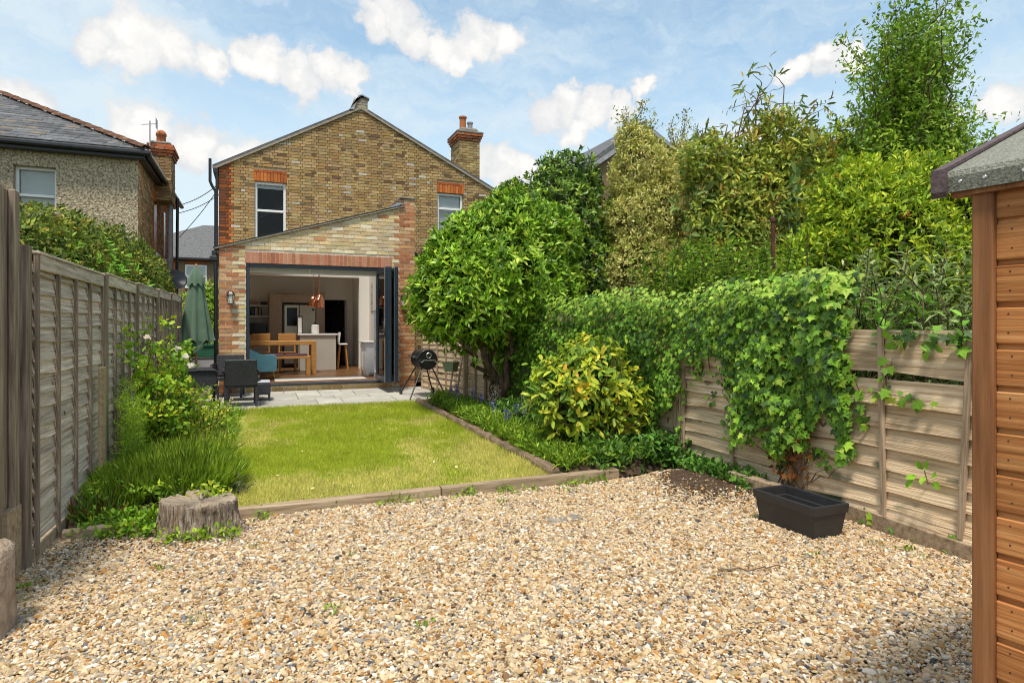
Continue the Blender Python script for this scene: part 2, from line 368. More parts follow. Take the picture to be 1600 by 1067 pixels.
# ------------------------------------------------------------------ leaves
TP = {
 'lance': (np.array([(0,0,0),(.45,.5,.07),(.45,0,0),(.45,-.5,.07),(1,0,-.10)]), np.array([(0,2,1),(0,3,2),(1,2,4),(2,3,4)])),
 'oval': (np.array([(0,0,0),(.28,.42,.05),(.7,.40,.03),(.5,0,-.01),(.7,-.40,.03),(.28,-.42,.05),(1,0,-.10)]), np.array([(0,3,1),(1,3,2),(2,3,6),(0,5,3),(5,4,3),(3,4,6)])),
 'dia': (np.array([(0,0,0),(.5,.5,.05),(1,0,-.05),(.5,-.5,.05)]), np.array([(0,2,1),(0,3,2)])),
 'blade': (np.array([(0,.5,0),(0,-.5,0),(1,0,0)]), np.array([(0,1,2)])),
 'ivy': (np.array([(.30,0,.0),(0,.10,0),(.02,.46,-.04),(.30,.30,.02),(.46,.58,-.06),(.62,.22,.02),(1,0,-.10),(.62,-.22,.02),(.46,-.58,-.06),(.30,-.30,.02),(.02,-.46,-.04),(0,-.10,0)]),
         np.array([(0,i,i+1) for i in range(1,11)]+[(0,11,1)])[:, ::-1]),
}
def unit(a): return a/np.maximum(np.linalg.norm(a, axis=1, keepdims=True), 1e-9)
class Foliage:
    def __init__(s): s.V = []; s.F = []; s.C = []; s.n = 0
    def leaves(s, P, D, Nn, L, W, col, t='lance'):
        T, F = TP[t]; n = len(P); D = unit(D); B = unit(np.cross(Nn, D)); Nn = np.cross(D, B)
        L = np.broadcast_to(np.asarray(L, float), (n,)); W = np.broadcast_to(np.asarray(W, float), (n,))
        V = P[:, None, :]+T[None, :, 0, None]*(L[:, None]*D)[:, None, :]+T[None, :, 1, None]*(W[:, None]*B)[:, None, :]+T[None, :, 2, None]*(L[:, None]*Nn)[:, None, :]
        k = len(T); s.V.append(V.reshape(-1, 3)); s.F.append((F[None]+(np.arange(n)*k)[:, None, None]+s.n).reshape(-1, 3)); s.n += n*k
        s.C.append(np.repeat(col, k, axis=0)); return s
    def rosettes(s, tips, dirs, k, L, wr, colf, spread=(.7,1.25), t='lance', jit=.02):
        n = len(tips); dirs = unit(dirs); a = unit(np.cross(dirs, rng.normal(size=(n,3)))); b = np.cross(dirs, a)
        idx = np.repeat(np.arange(n), k); m = n*k
        th = np.tile(np.arange(k), n)*2.4+np.repeat(rng.uniform(0, 6.28, n), k)+rng.normal(0, .25, m); ph = rng.uniform(*spread, m)
        rad = a[idx]*np.cos(th)[:, None]+b[idx]*np.sin(th)[:, None]
        D = dirs[idx]*np.cos(ph)[:, None]+rad*np.sin(ph)[:, None]; Nn = dirs[idx]*np.sin(ph)[:, None]-rad*np.cos(ph)[:, None]+rng.normal(0, .18, (m,3))
        P = tips[idx]-dirs[idx]*(rng.uniform(0, L*.5, m))[:, None]+rng.normal(0, jit, (m,3)); ll = L*rng.uniform(.7, 1.2, m)
        return s.leaves(P, D, Nn, ll, ll*wr*rng.uniform(.85, 1.15, m), colf(idx, m), t)
    def mesh(s, name, mat, smooth=False): return npmesh(name, np.concatenate(s.V), np.concatenate(s.F), mat, np.concatenate(s.C), smooth)
    def build(s, name, mat, parent=None, kind=None, label=None): return link(name, s.mesh(name, M_[mat]), parent, kind=kind, label=label)
def palette(cols, w=None, jit=.12, per=None):
    """colour function: picks a colour for each tip, every leaf of it near that colour"""
    cols = np.array(cols, float); w = np.array(w or [1]*len(cols), float); w /= w.sum()
    def f(idx, m):
        n = int(idx.max())+1 if len(idx) else 0
        base = cols[rng.choice(len(cols), n, p=w)]; c = base[idx]
        if per: q = rng.random(m) < per; c = np.where(q[:, None], cols[rng.choice(len(cols), m, p=w)], c)
        return np.clip(c*rng.normal(1, jit, (m,1))*rng.normal(1, .05, (m,3)), .004, 1)
    return f
def shell(ells, n, lo=.8, hi=1.03, lump=.10, ls=2.6, seed=1, zmin=None):
    """points through the outer layer of a union of lumpy ellipsoids, with outward directions"""
    out = []; outd = []; ar = np.array([r[0]*r[1]+r[1]*r[2]+r[0]*r[2] for c, r in ells]); ar /= ar.sum(); got = 0
    while got < n:
        m = n*2; e = rng.choice(len(ells), m, p=ar); C = np.array([ells[i][0] for i in range(len(ells))])[e]; Rr = np.array([ells[i][1] for i in range(len(ells))])[e]
        d = unit(rng.normal(size=(m,3))); sc_ = rng.uniform(lo, hi, m); p0 = C+d*Rr
        k = sc_*(1+lump*fbm3(p0, ls, seed)); p = C+d*Rr*k[:, None]; keep = np.ones(m, bool)
        for i, (c, r) in enumerate(ells):
            q = np.linalg.norm((p-np.array(c))/np.array(r), axis=1); keep &= ~((q < lo*.93) & (e != i))
        if zmin is not None: keep &= p[:, 2] > zmin
        p = p[keep]; dd = unit((d/Rr)[keep]); out.append(p); outd.append(dd); got += len(p)
    return np.concatenate(out)[:n], np.concatenate(outd)[:n]
def limb(mb, p0, p1, r0, r1, wig=.06, n=6, sides=7, sag=0.):
    p0 = Vector(p0); p1 = Vector(p1); L = (p1-p0).length; pts = []; rr = []
    for i in range(n+1):
        t = i/n; q = p0.lerp(p1, t)
        if 0 < i < n: q += Vector((random.gauss(0,1), random.gauss(0,1), random.gauss(0,.5)))*wig*L*.3
        q.z += sag*math.sin(math.pi*t)*L; pts.append(q); rr.append(r0+(r1-r0)*t)
    mb.tube(pts, rr, sides); return pts
def cold(c, m, jit=.1): return np.clip(np.array(c)[None]*rng.normal(1, jit, (m,1))*rng.normal(1, .05, (m,3)), .003, 1)
# ================================================================== the setting
def lawn_z(y): return .055+.145*np.clip((y-5.36)/5.09, -.2, 1)
def grav_h(x, y): return .018*fbm(x, y, 1.7, 3)+0*x
def grid(x0, x1, y0, y1, n, m, zf):
    xs, ys = np.meshgrid(np.linspace(x0, x1, n), np.linspace(y0, y1, m)); V = np.stack([xs, ys, zf(xs, ys)], -1).reshape(-1, 3)
    i = (np.arange(m-1)[:, None]*n+np.arange(n-1)[None]).ravel(); return V, np.stack([i, i+1, i+n+1, i+n], -1)
def sheet(name, mat, *a):
    V, F = grid(*a); return tag(link(name, npmesh(name, V, F, M_[mat], smooth=True)), kind='structure')
tag(MB().add([(-900,-900,-.09),(900,-900,-.09),(900,900,-.09),(-900,900,-.09)], [(0,1,2,3)]).build('ground', M_['ground_far']), kind='structure')
sheet('gravel_bed', 'gravel_base', -1.9, 4.6, -2.5, 5.42, 70, 70, lambda x, y: grav_h(x, y)-.006)
sheet('lawn', 'turf', -.35, 2.62, 5.34, 10.52, 30, 50, lambda x, y: lawn_z(y)+.008*fbm(x, y, 3, 5))
def bedz_l(x, y): return -.05+.08*np.clip((y-5.34)/.12, 0, 1)+.15*np.clip((y-5.4)/5, 0, 1)+.05*np.clip((-x-.2)*2, 0, 1)+.015*fbm(x, y, 6, 8)
def bedz_r(x, y): return -.03+.12*np.clip((y-5.30)/.14, 0, 1)+.13*np.clip((y-5.4)/5, 0, 1)+.04*np.clip((x-2.6)*2, 0, 1)+.02*fbm(x, y, 6, 9)
sheet('planting_soil', 'soil', -1.42, -.18, 5.36, 10.5, 24, 60, bedz_l)
sheet('planting_soil', 'soil', 2.56, 4.45, 5.30, 10.75, 24, 60, bedz_r)
sheet('soil_mound', 'soil', 3.15, 4.32, 3.70, 5.45, 40, 50, lambda x, y: -.03+.13*np.exp(-(((x-3.80)/.56)**2+((y-4.70)/.62)**2)**1.8)+.012*fbm(x, y, 14, 4))
# gravel: loose stones as instances on points
def gravel():
    n0 = 370000; x = rng.uniform(-1.34, 4.22, n0); y = rng.uniform(.7, 5.27, n0)
    keep = (np.hypot((x+.39)/.33, (y-5.1)/.24) > 1) & ~((x < -.2) & (y > 5.16+.1*fbm(x, y, 5, 2)) & (x > -1.05))
    keep &= (rng.random(n0) < np.where(y < 1.4, .35, 1.))
    md = np.exp(-(((x-3.78)/.50)**2+((y-4.68)/.55)**2)**3); keep &= rng.random(n0) > md*.985
    thin = np.clip(1.25-np.hypot((x+.75)/.75, (y-5.15)/.5), 0, 1); keep &= rng.random(n0) > thin*.75
    x, y = x[keep], y[keep]; n = len(x)
    s = np.clip(rng.lognormal(math.log(.0061), .38, n), .0032, .019)
    z = grav_h(x, y)+np.maximum(0, -.03+.13*np.exp(-(((x-3.80)/.56)**2+((y-4.70)/.62)**2)**1.8))+rng.uniform(-.004, .008, n)+s*.15
    pal = np.array([(.64,.50,.32),(.52,.37,.20),(.46,.24,.08),(.36,.33,.29),(.08,.08,.085),(.78,.71,.60),(.24,.145,.08),(.58,.42,.29),(.17,.17,.18)])
    c = .92*pal[rng.choice(len(pal), n, p=[.31,.21,.095,.10,.02,.125,.045,.08,.015])]*rng.normal(1, .12, (n,1))
    me = bpy.data.meshes.new('gravel_stones'); me.vertices.add(n); me.vertices.foreach_set('co', np.stack([x, y, z], 1).astype(np.float32).ravel())
    def attr(nm, ty, fld, v): a = me.attributes.new(nm, ty, 'POINT'); a.data.foreach_set(fld, np.ascontiguousarray(v).ravel())
    attr('rot', 'FLOAT_VECTOR', 'vector', np.stack([rng.normal(0, .38, n), rng.normal(0, .38, n), rng.uniform(0, 6.28, n)], 1).astype(np.float32))
    attr('scl', 'FLOAT_VECTOR', 'vector', (s[:, None]*np.stack([rng.uniform(1.0, 1.6, n), rng.uniform(.75, 1.1, n), rng.uniform(.45, .8, n)], 1)).astype(np.float32))
    attr('vid', 'INT', 'value', rng.integers(0, 5, n).astype(np.int32))
    attr('tint', 'FLOAT_COLOR', 'color', np.concatenate([np.clip(c, .02, .9), np.ones((n,1))], 1).astype(np.float32))
    o = tag(link('gravel', me), 'loose pea gravel in cream, tan, orange and grey', 'gravel', kind='stuff')
    ng = bpy.data.node_groups.new('gravel_nodes', 'GeometryNodeTree'); N = ng.nodes; Lk = ng.links
    ng.interface.new_socket('Geometry', in_out='INPUT', socket_type='NodeSocketGeometry'); ng.interface.new_socket('Geometry', in_out='OUTPUT', socket_type='NodeSocketGeometry')
    gi = N.new('NodeGroupInput'); go = N.new('NodeGroupOutput'); jn = N.new('GeometryNodeJoinGeometry')
    for k in range(5):
        ic = N.new('GeometryNodeMeshIcoSphere'); ic.inputs['Radius'].default_value = 1; ic.inputs['Subdivisions'].default_value = 2
        sp = N.new('GeometryNodeSetPosition'); nz = N.new('ShaderNodeTexNoise'); nz.inputs['Scale'].default_value = .9; nz.inputs['Detail'].default_value = 2
        po = N.new('GeometryNodeInputPosition'); ad = N.new('ShaderNodeVectorMath'); ad.inputs[1].default_value = (k*7.1, k*3.3, -k*5.7); Lk.new(po.outputs[0], ad.inputs[0]); Lk.new(ad.outputs[0], nz.inputs['Vector'])
        sb = N.new('ShaderNodeVectorMath'); sb.operation = 'SUBTRACT'; Lk.new(nz.outputs['Color'], sb.inputs[0]); sb.inputs[1].default_value = (.5,.5,.5)
        sl = N.new('ShaderNodeVectorMath'); sl.operation = 'SCALE'; Lk.new(sb.outputs[0], sl.inputs[0]); sl.inputs[3].default_value = 1.5
        Lk.new(ic.outputs[0], sp.inputs['Geometry']); Lk.new(sl.outputs[0], sp.inputs['Offset'])
        sm = N.new('GeometryNodeSetMaterial'); sm.inputs['Material'].default_value = M_['pebble']; Lk.new(sp.outputs[0], sm.inputs[0])
        gt = N.new('GeometryNodeGeometryToInstance'); Lk.new(sm.outputs[0], gt.inputs[0]); Lk.new(gt.outputs[0], jn.inputs[0])
    def na(nm, ty): a = N.new('GeometryNodeInputNamedAttribute'); a.data_type = ty; a.inputs[0].default_value = nm; return a.outputs[0]
    ip = N.new('GeometryNodeInstanceOnPoints'); ip.inputs['Pick Instance'].default_value = True
    er = N.new('FunctionNodeEulerToRotation'); Lk.new(na('rot', 'FLOAT_VECTOR'), er.inputs[0])
    Lk.new(gi.outputs[0], ip.inputs['Points']); Lk.new(jn.outputs[0], ip.inputs['Instance']); Lk.new(na('vid', 'INT'), ip.inputs['Instance Index'])
    Lk.new(er.outputs[0], ip.inputs['Rotation']); Lk.new(na('scl', 'FLOAT_VECTOR'), ip.inputs['Scale']); Lk.new(ip.outputs[0], go.inputs[0])
    md_ = o.modifiers.new('stones', 'NODES'); md_.node_group = ng
gravel()
def lawn_grass():
    n = 150000; x = rng.uniform(-.30, 2.58, n); y = rng.uniform(5.38, 10.5, n)
    left = -.16+.08*fbm(y, y*0, 2.2, 4); k = x > left; x, y = x[k], y[k]; n = len(x)
    p = fbm(x, y, 1.5, 21)+.5*fbm(x, y, 5, 22); dry = np.clip((p+.18)*1.5+np.exp(-((x-.35)/.5)**2-((y-5.9)/.45)**2)*1.0, 0, 1)*np.where(y > 9.6, .4, 1)
    lush = np.clip((x-2.15)/.35, 0, 1)+np.clip((y-9.9)/.5, 0, 1)
    g = np.array((.23,.31,.03)); g2 = np.array((.42,.46,.07)); st = np.array((.64,.56,.26))
    t = rng.random((n,1)); c = g+(g2-g)*t; isdry = rng.random(n) < dry*.70; c = np.where(isdry[:, None], st*rng.uniform(.7, 1.1, (n,1)), c)*rng.normal(1, .1, (n,1))
    h = rng.uniform(.022, .05, n)*(1+.8*np.clip(lush, 0, 1))
    D = np.stack([rng.normal(0, .5, n), rng.normal(0, .5, n), np.ones(n)], 1); Nn = np.stack([rng.normal(0, 1, n), -np.ones(n), rng.normal(0, .3, n)], 1)
    f = Foliage(); f.leaves(np.stack([x, y, lawn_z(y)+.008*fbm(x, y, 3, 5)-.003], 1), D, Nn, h, rng.uniform(.004, .008, n), np.clip(c, .01, 1), 'blade')
    tag(f.build('lawn_grass', 'grass'), 'short yellow green lawn grass with dry straw patches', 'grass', kind='stuff')
lawn_grass()
# ---- patio of stone slabs
PY0, PY1, PX0, PX1 = 10.46, 12.84, -1.22, 3.14
def pat_z(y): return .20+.05*(y-PY0)/(PY1-PY0)
patio = MB(); patio.add([(PX0,PY0,pat_z(PY0)-.012),(PX1,PY0,pat_z(PY0)-.012),(PX1,PY1,pat_z(PY1)-.012),(PX0,PY1,pat_z(PY1)-.012),(PX0,PY0,-.05),(PX1,PY0,-.05),(PX1,PY1,-.05),(PX0,PY1,-.05)],
    [(0,1,2,3),(0,4,5,1),(1,5,6,2),(2,6,7,3),(3,7,4,0)])
patio = tag(patio.build('patio', M_['paving_joint']), kind='structure')
slab_cache = {}
y = PY0+.004
for hgt in (.42, .62, .42, .58, .31):
    x = PX0+.004
    while x < PX1-.05:
        w = random.choice((.42, .62, .62, .9)); w = min(w, PX1-x)
        if PX1-(x+w) < .2: w = PX1-x
        key = (round(w, 2), hgt)
        if key not in slab_cache: slab_cache[key] = MB().cbox(.007, w-.007, .007, hgt-.007, -.03, 0, .004).mesh('paving_slab', M_['paving'])
        link('paving_slab', slab_cache[key], patio, (x, y, pat_z(y)+random.uniform(.000, .004)), (math.atan(.05/2.38), 0, 0)); x += w
    y += hgt
# brick-free dark garden path strip beside the passage left of the extension
tag(MB().box(-1.22, -.70, 12.86, 17.6, -.05, .235).build('side_passage_paving', M_['paving_joint']), kind='structure')

# ------------------------------------------------------------------ brickwork
def brick_rows(u0, u1, z0, z1, top, openings, colf, header_bond=False, bh=.065):
    """clipped brick outlines: (ua, ub, za, z_top_a, z_top_b, colour, whole)"""
    out = []; j = 0; z = z0
    while z < z1:
        zt = z+bh; u = u0-(.1125 if j % 2 else 0)-(.06 if header_bond and j % 2 else 0); i = 0
        while u < u1:
            L = .215 if not (header_bond and (i+j) % 2) else .1025
            segs = [(max(u, u0), min(u+L, u1))]
            for (oa, ob, pa, pb) in openings:
                if z < pb-.005 and zt > pa+.005:
                    ns = []
                    for a, b in segs:
                        if a < oa: ns.append((a, min(b, oa)))
                        if b > ob: ns.append((max(a, ob), b))
                    segs = [q for q in ns if q[1]-q[0] > .02]
            for a, b in segs:
                if b-a < .02: continue
                ta = min(zt, top(a)); tb = min(zt, top(b))
                if ta <= z+.004 and tb <= z+.004: continue
                ta = max(ta, z+.003); tb = max(tb, z+.003)
                out.append((a, b, z, ta, tb, colf(a, b, z, i, j), abs(b-a-.215) < 1e-6 and ta == zt and tb == zt))
            u += L+.010; i += 1
        z += .075; j += 1
    return out
def brick_mesh(mb, items, mp, jit=.003):
    for a, b, z, ta, tb, c, w in items:
        d = .010+random.uniform(-jit, jit); mb.col = c; e = random.uniform(-.0015, .0015)
        vs = [mp(a, -.003, z+e), mp(b, -.003, z+e), mp(b, -.003, tb+e), mp(a, -.003, ta+e), mp(a+.001, d, z+.001+e), mp(b-.001, d, z+.001+e), mp(b-.001, d, tb-.001+e), mp(a+.001, d, ta-.001+e)]
        mb.add(vs, [(4,5,6,7),(0,1,5,4),(1,2,6,5),(2,3,7,6),(3,0,4,7)])
    return mb
def pick(cols, v=.10):
    c = random.choice(cols); k = random.gauss(1, v); return tuple(max(.01, min(1, x*k*random.gauss(1, .03))) for x in c)
YEL = [(.68,.53,.32),(.73,.60,.40),(.64,.47,.25),(.77,.66,.48),(.62,.47,.29),(.71,.54,.30)]
RED = [(.53,.23,.105),(.49,.195,.085),(.58,.29,.14),(.52,.26,.135),(.46,.185,.085),(.62,.38,.21)]
STOCK = [(.375,.245,.112),(.425,.283,.13),(.335,.213,.097),(.455,.318,.163),(.40,.25,.10),(.35,.24,.12),(.485,.342,.163)]
STOCK_D = [(.16,.10,.055),(.21,.14,.075)]
ORANGE = [(.50,.135,.030),(.44,.115,.03),(.55,.17,.045)]
def strips(mb, x0, x1, z0, topf, openings, Ya, Yb, extra=()):
    xs = sorted({x0, x1, *[v for o in openings for v in o[:2]], *extra})
    for a, b in zip(xs, xs[1:]):
        if b-a < 1e-5: continue
        lo = z0
        for (oa, ob, pa, pb) in sorted(openings, key=lambda o: o[2]):
            if oa <= a+1e-6 and ob >= b-1e-6:
                if pa > lo: mb.prism([(a, lo), (b, lo), (b, pa), (a, pa)], 'y', Ya, Yb)
                lo = pb
        mb.prism([(a, lo), (b, lo), (b, topf(b)), (a, topf(a))], 'y', Ya, Yb)
    return mb
def window(parent, x0, x1, z0, z1, Y, rail, blind=None, sill=True):
    """white sash window set into a wall that faces -Y, front of the frame at Y"""
    m = MB(); w = .062
    m.cbox(x0, x0+w, Y, Y+.07, z0, z1, .006).cbox(x1-w, x1, Y, Y+.07, z0, z1, .006).cbox(x0+w, x1-w, Y+.001, Y+.069, z1-w, z1, .006).cbox(x0+w, x1-w, Y+.001, Y+.069, z0, z0+w+.02, .006)
    o = m.build('window', M_['white_upvc'], parent)
    MB().cbox(x0+w, x1-w, Y-.006, Y+.06, rail-.028, rail+.028, .006).build('sash_rail', M_['white_upvc'], o)
    MB().box(x0+w, x1-w, Y+.030, Y+.036, rail+.028, z1-w).build('pane', M_['window_glass'], o)
    MB().box(x0+w, x1-w, Y+.040, Y+.046, z0+w+.02, rail-.028).build('pane', M_['window_glass'], o)
    if blind: MB().box(x0+w+.005, x1-w-.005, Y+.085, Y+.09, blind, z1-w+.01).build('blind', M_['blind_cloth'], o)
    if sill: MB().cbox(x0-.05, x1+.05, Y-.09, Y+.05, z0-.06, z0-.002, .01).build('sill', M_['stone_cap'], o)
    return o

# ------------------------------------------------------------------ main house (gable end towards the garden)
HY = 17.0; HL, HR, HA, HZ, HE = -.91, 6.25, 2.52, 7.27, 5.41
def gable(u): return HE+(HZ-HE)*(u-HL)/(HA-HL) if u <= HA else HE+(HZ-HE)*(HR-u)/(HR-HA)
house = thing('brick_house', 'brown stock brick house with a wide gable and white sash windows', 'house', (2.6, 17.2, 0))
W1o = (-.09,.65,3.55,5.15); W2o = (4.63,5.37,3.85,5.24)
mb = strips(MB(), HL, HR, 2.96, gable, [W1o, W2o], HY+.008, HY+.33, (HA,))
mb.prism([(HL,-.05),(-.46,-.05),(-.46,2.96),(HL,2.96)], 'y', HY+.008, HY+.33).prism([(2.86,-.05),(HR,-.05),(HR,2.96),(2.86,2.96)], 'y', HY+.008, HY+.33)
mb.box(HL+.002, HL+.30, HY+.33, 27.5, -.05, HE-.05).box(HR-.30, HR-.002, HY+.33, 27.5, -.05, HE-.05)
strips(mb, HL, HR, -.05, gable, [], 27.5, 27.8, (HA,))
mb.build('wall', M_['mortar_old'], house)
ARCH1 = (-.11,.67,5.15,5.47); ARCH2 = (4.61,5.39,5.24,5.55)
def hcol(a, b, z, i, j):
    if b < -.50: return pick(ORANGE if (a > -.74) else [(.20,.07,.03),(.14,.055,.03),(.34,.10,.03)], .12)
    r = random.random()
    if r < .06: return pick(STOCK_D)
    if r > .965: return pick([(.50,.44,.34)])
    c = pick(STOCK, .06)
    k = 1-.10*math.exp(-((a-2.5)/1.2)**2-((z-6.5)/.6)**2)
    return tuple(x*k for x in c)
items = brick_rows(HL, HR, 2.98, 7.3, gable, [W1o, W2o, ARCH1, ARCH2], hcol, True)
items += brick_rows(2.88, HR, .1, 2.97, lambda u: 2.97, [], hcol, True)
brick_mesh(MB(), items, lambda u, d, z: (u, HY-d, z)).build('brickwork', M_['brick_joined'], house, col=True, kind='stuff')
sold = MB().cbox(-.0325, .0325, -.012, .05, 0, .215, .002).mesh('arch_brick', M_['brick_single']); headr = MB().cbox(-.05, .05, -.011, .05, 0, .065, .002).mesh('header_brick', M_['brick_single'])
for (a, b, z0, z1) in (ARCH1, ARCH2):
    n = 10; cx = (a+b)/2
    for k in range(n):
        u = a+.039+k*(b-a-.078)/(n-1); link('arch_brick', sold, house, (u, HY, z0+.008), (0, R((u-cx)*11), 0), color=pick(ORANGE, .1))
    for k in range(7): link('arch_brick', headr, house, (a+.056+k*(b-a-.112)/6, HY, z0+.232), color=pick([(.36,.085,.03),(.42,.12,.04)], .1))
window(house, *W1o, HY+.06, 4.43, 5.0); window(house, *W2o, HY+.06, 4.81, 3.9)
rf = MB()
for (xa, za, xb, zb) in ((HL-.14, HE-.02, HA, HZ+.055), (HA, HZ+.055, HR+.14, HE-.02)):
    rf.prism([(xa, za), (xb, zb), (xb, zb+.07), (xa, za+.07)], 'y', HY-.02, 28.)
rf.col = (1,1,1); rf = rf.build('roof', M_['slate'], house, col=True)
vg = MB()
for (xa, za, xb, zb) in ((HL-.13, HE-.075, HA, HZ+.005), (HA, HZ+.005, HR+.13, HE-.075)):
    vg.prism([(xa, za), (xb, zb), (xb, zb+.055), (xa, za+.055)], 'y', HY-.055, HY-.022)
vg.build('verge', M_['verge'], house)
fs = MB(); brick_mesh(fs, brick_rows(2.34, 2.70, 7.24, 7.62, lambda u: 7.52+.24*min(u-2.34, .2)*1.2 if u < 2.6 else 7.60-.25*(u-2.6), [], lambda *a: pick([(.30,.27,.22),(.38,.34,.27),(.24,.21,.17)])), lambda u, d, z: (u, HY-.03-d, z))
fs.build('parapet_brickwork', M_['brick_joined'], house, col=True, kind='stuff')
MB().prism([(2.34,7.2),(2.70,7.2),(2.70,7.57),(2.6,7.59),(2.5,7.57),(2.34,7.51)], 'y', HY-.03, HY+.9).build('parapet', M_['mortar_old'], house)
MB().prism([(2.22,7.23),(2.34,7.23),(2.46,7.62),(2.56,7.66),(2.74,7.585),(2.74,7.55),(2.56,7.625),(2.47,7.585)], 'y', HY-.07, HY+.92).build('parapet_capping', M_['lead'], house)
# chimney stack on the right slope
st = MB(); st.box(5.77, 6.42, 18.62, 19.52, 5.2, 7.42); st = st.build('chimney_core', M_['mortar_old'], house)
cb = MB(); stc = lambda *a: pick([(.40,.29,.13),(.33,.23,.10),(.25,.17,.085),(.46,.35,.18)], .12)
rc = lambda *a: pick([(.40,.12,.05),(.30,.10,.05),(.45,.20,.12)], .12)
brick_mesh(cb, brick_rows(5.765, 6.425, 5.4, 7.28, lambda u: 9, [], stc), lambda u, d, z: (u, 18.612-d, z)); brick_mesh(cb, brick_rows(18.61, 19.53, 5.4, 7.28, lambda u: 9, [], stc), lambda u, d, z: (5.765-d, u, z))
for k, (z, o) in enumerate(((7.285,.03),(7.36,.06),(7.435,.09))):
    cb.col = (.25,.14,.08); cb.box(5.77-o+.012, 6.42+o-.012, 18.62-o+.012, 19.52+o-.012, z-.004, z+.07)
    brick_mesh(cb, brick_rows(5.765-o, 6.425+o, z, z+.06, lambda u: 9, [], rc), lambda u, d, z: (u, 18.62-o-d, z)); brick_mesh(cb, brick_rows(18.61-o, 19.53+o, z, z+.06, lambda u: 9, [], rc), lambda u, d, z: (5.77-o-d, u, z))
cb.build('chimney', M_['brick_joined'], house, col=True, kind='stuff')
MB().cbox(5.66, 6.53, 18.51, 19.63, 7.508, 7.58, .02).cbox(5.80, 6.40, 18.66, 19.5, 7.582, 7.72, .05).build('chimney_cap', M_['stone_cap'], house)
MB().lathe([(.12,0),(.105,.05),(.10,.36),(.125,.37),(.125,.42),(.10,.43)], (5.98, 18.95, 7.70), 16).build('chimney_pot', M_['terracotta'], house, smooth=False)
MB().lathe([(.08,0),(.08,.22),(.10,.23),(.10,.27)], (6.22, 18.95, 7.70), 14).build('flue', M_['lead'], house)
# left rain pipes and gutter end
MB().tube([(-1.10,16.98,6.0-.40),(-1.10,16.98,5.05),(-1.06,16.98,4.95),(-.975,16.98,4.80),(-.975,16.98,2.9)], .035, 10).build('vent_pipe', M_['black_plastic'], house)
MB().cbox(-1.03, -.925, 16.93, 27., 5.26, 5.38, .01).build('gutter', M_['black_plastic'], house)
MB().tube([(-.95,16.96,5.3),(-.95,16.96,2.9)], .03, 10).build('downpipe', M_['black_plastic'], house)
# lean-to on the right of the house, brick with a dark sloping edge
lt = lambda u: 3.62-.42*(u-3.0)
MB().prism([(3.08,.1),(5.9,.1),(5.9,2.40),(3.08,3.55)], 'y', 15.61, 16.9).build('lean_to', M_['mortar_old'], house)
brick_mesh(MB(), brick_rows(3.06, 5.9, .2, 3.6, lambda u: lt(u)-.04, [], hcol, True), lambda u, d, z: (u, 15.6-d, z)).build('lean_to_brickwork', M_['brick_joined'], house, col=True, kind='stuff')
MB().prism([(3.06,lt(3.06)-.03),(5.95,lt(5.95)-.03),(5.95,lt(5.95)+.03),(3.06,lt(3.06)+.03)], 'y', 15.55, 17.0).build('lean_to_roof', M_['black_plastic'], house)

# ------------------------------------------------------------------ rear extension with the folding doors
EY = 12.86; EL, ER = -.68, 3.01; OP = (-.22, 2.53, .25, 2.69); LIN = (-.235, 2.545, 2.69, 2.915)
def etop(u): return 2.95+.292*(u-EL) if u < 2.79 else 4.13
ext = thing('rear_extension', 'pale brick kitchen extension with sloping top and open folding doors', 'extension', (1.1, 13.0, .25))
mb = strips(MB(), EL, ER, .05, etop, [(OP[0], OP[1], .05, 2.70)], EY+.008, EY+.30, (2.789, 2.791))
mb.build('wall', M_['mortar_pale'], ext)
MB().box(EL+.006, EL+.30, EY+.30, HY, .05, 2.93).build('side_wall', M_['mortar_pale'], ext); MB().box(ER-.30, ER-.006, EY+.30, HY, .05, 4.12).build('side_wall', M_['mortar_pale'], ext)
def ecol(a, b, z, i, j):
    m = (a+b)/2
    if m < EL+(.36 if j % 2 else .24): return pick(RED, .10)
    if m > ER-(.38 if j % 2 else .25): return pick(RED, .10)
    if z > 2.93 and 0 < etop(m)-z < .165 and etop(m)-z > .09 and m > 2.15: return pick(RED, .10)
    if random.random() < .05: return pick(RED, .1)
    return pick(YEL, .10)
items = brick_rows(EL, ER, .255, 4.2, lambda u: etop(u)-.012, [OP, LIN], ecol, False, .0615)
whole = [q for q in items if q[6]]; single = sorted(whole, key=lambda q: (0 if (q[1] < OP[0]+.3 or q[0] > OP[1]-.2) else 1, q[2]))[:255]; ids = {id(q) for q in single}
brick_mesh(MB(), [q for q in items if id(q) not in ids], lambda u, d, z: (u, EY-d+.008, z)).build('brickwork', M_['brick_joined'], ext, col=True, kind='stuff')
bmesh_ = [MB().cbox(0, .215, -.002-.0015*k, .03, 0, .0615, .002).mesh('brick', M_['brick_single']) for k in range(4)]
for q in single: link('brick', random.choice(bmesh_), ext, (q[0], EY, q[2]+random.uniform(-.0015, .0015)), color=q[5])
nl = 37
for k in range(nl): link('soldier_brick', sold, ext, (LIN[0]+.038+k*(LIN[1]-LIN[0]-.076)/(nl-1), EY+.008, 2.695), color=pick([(.50,.20,.115),(.45,.17,.095),(.54,.25,.15)], .08))
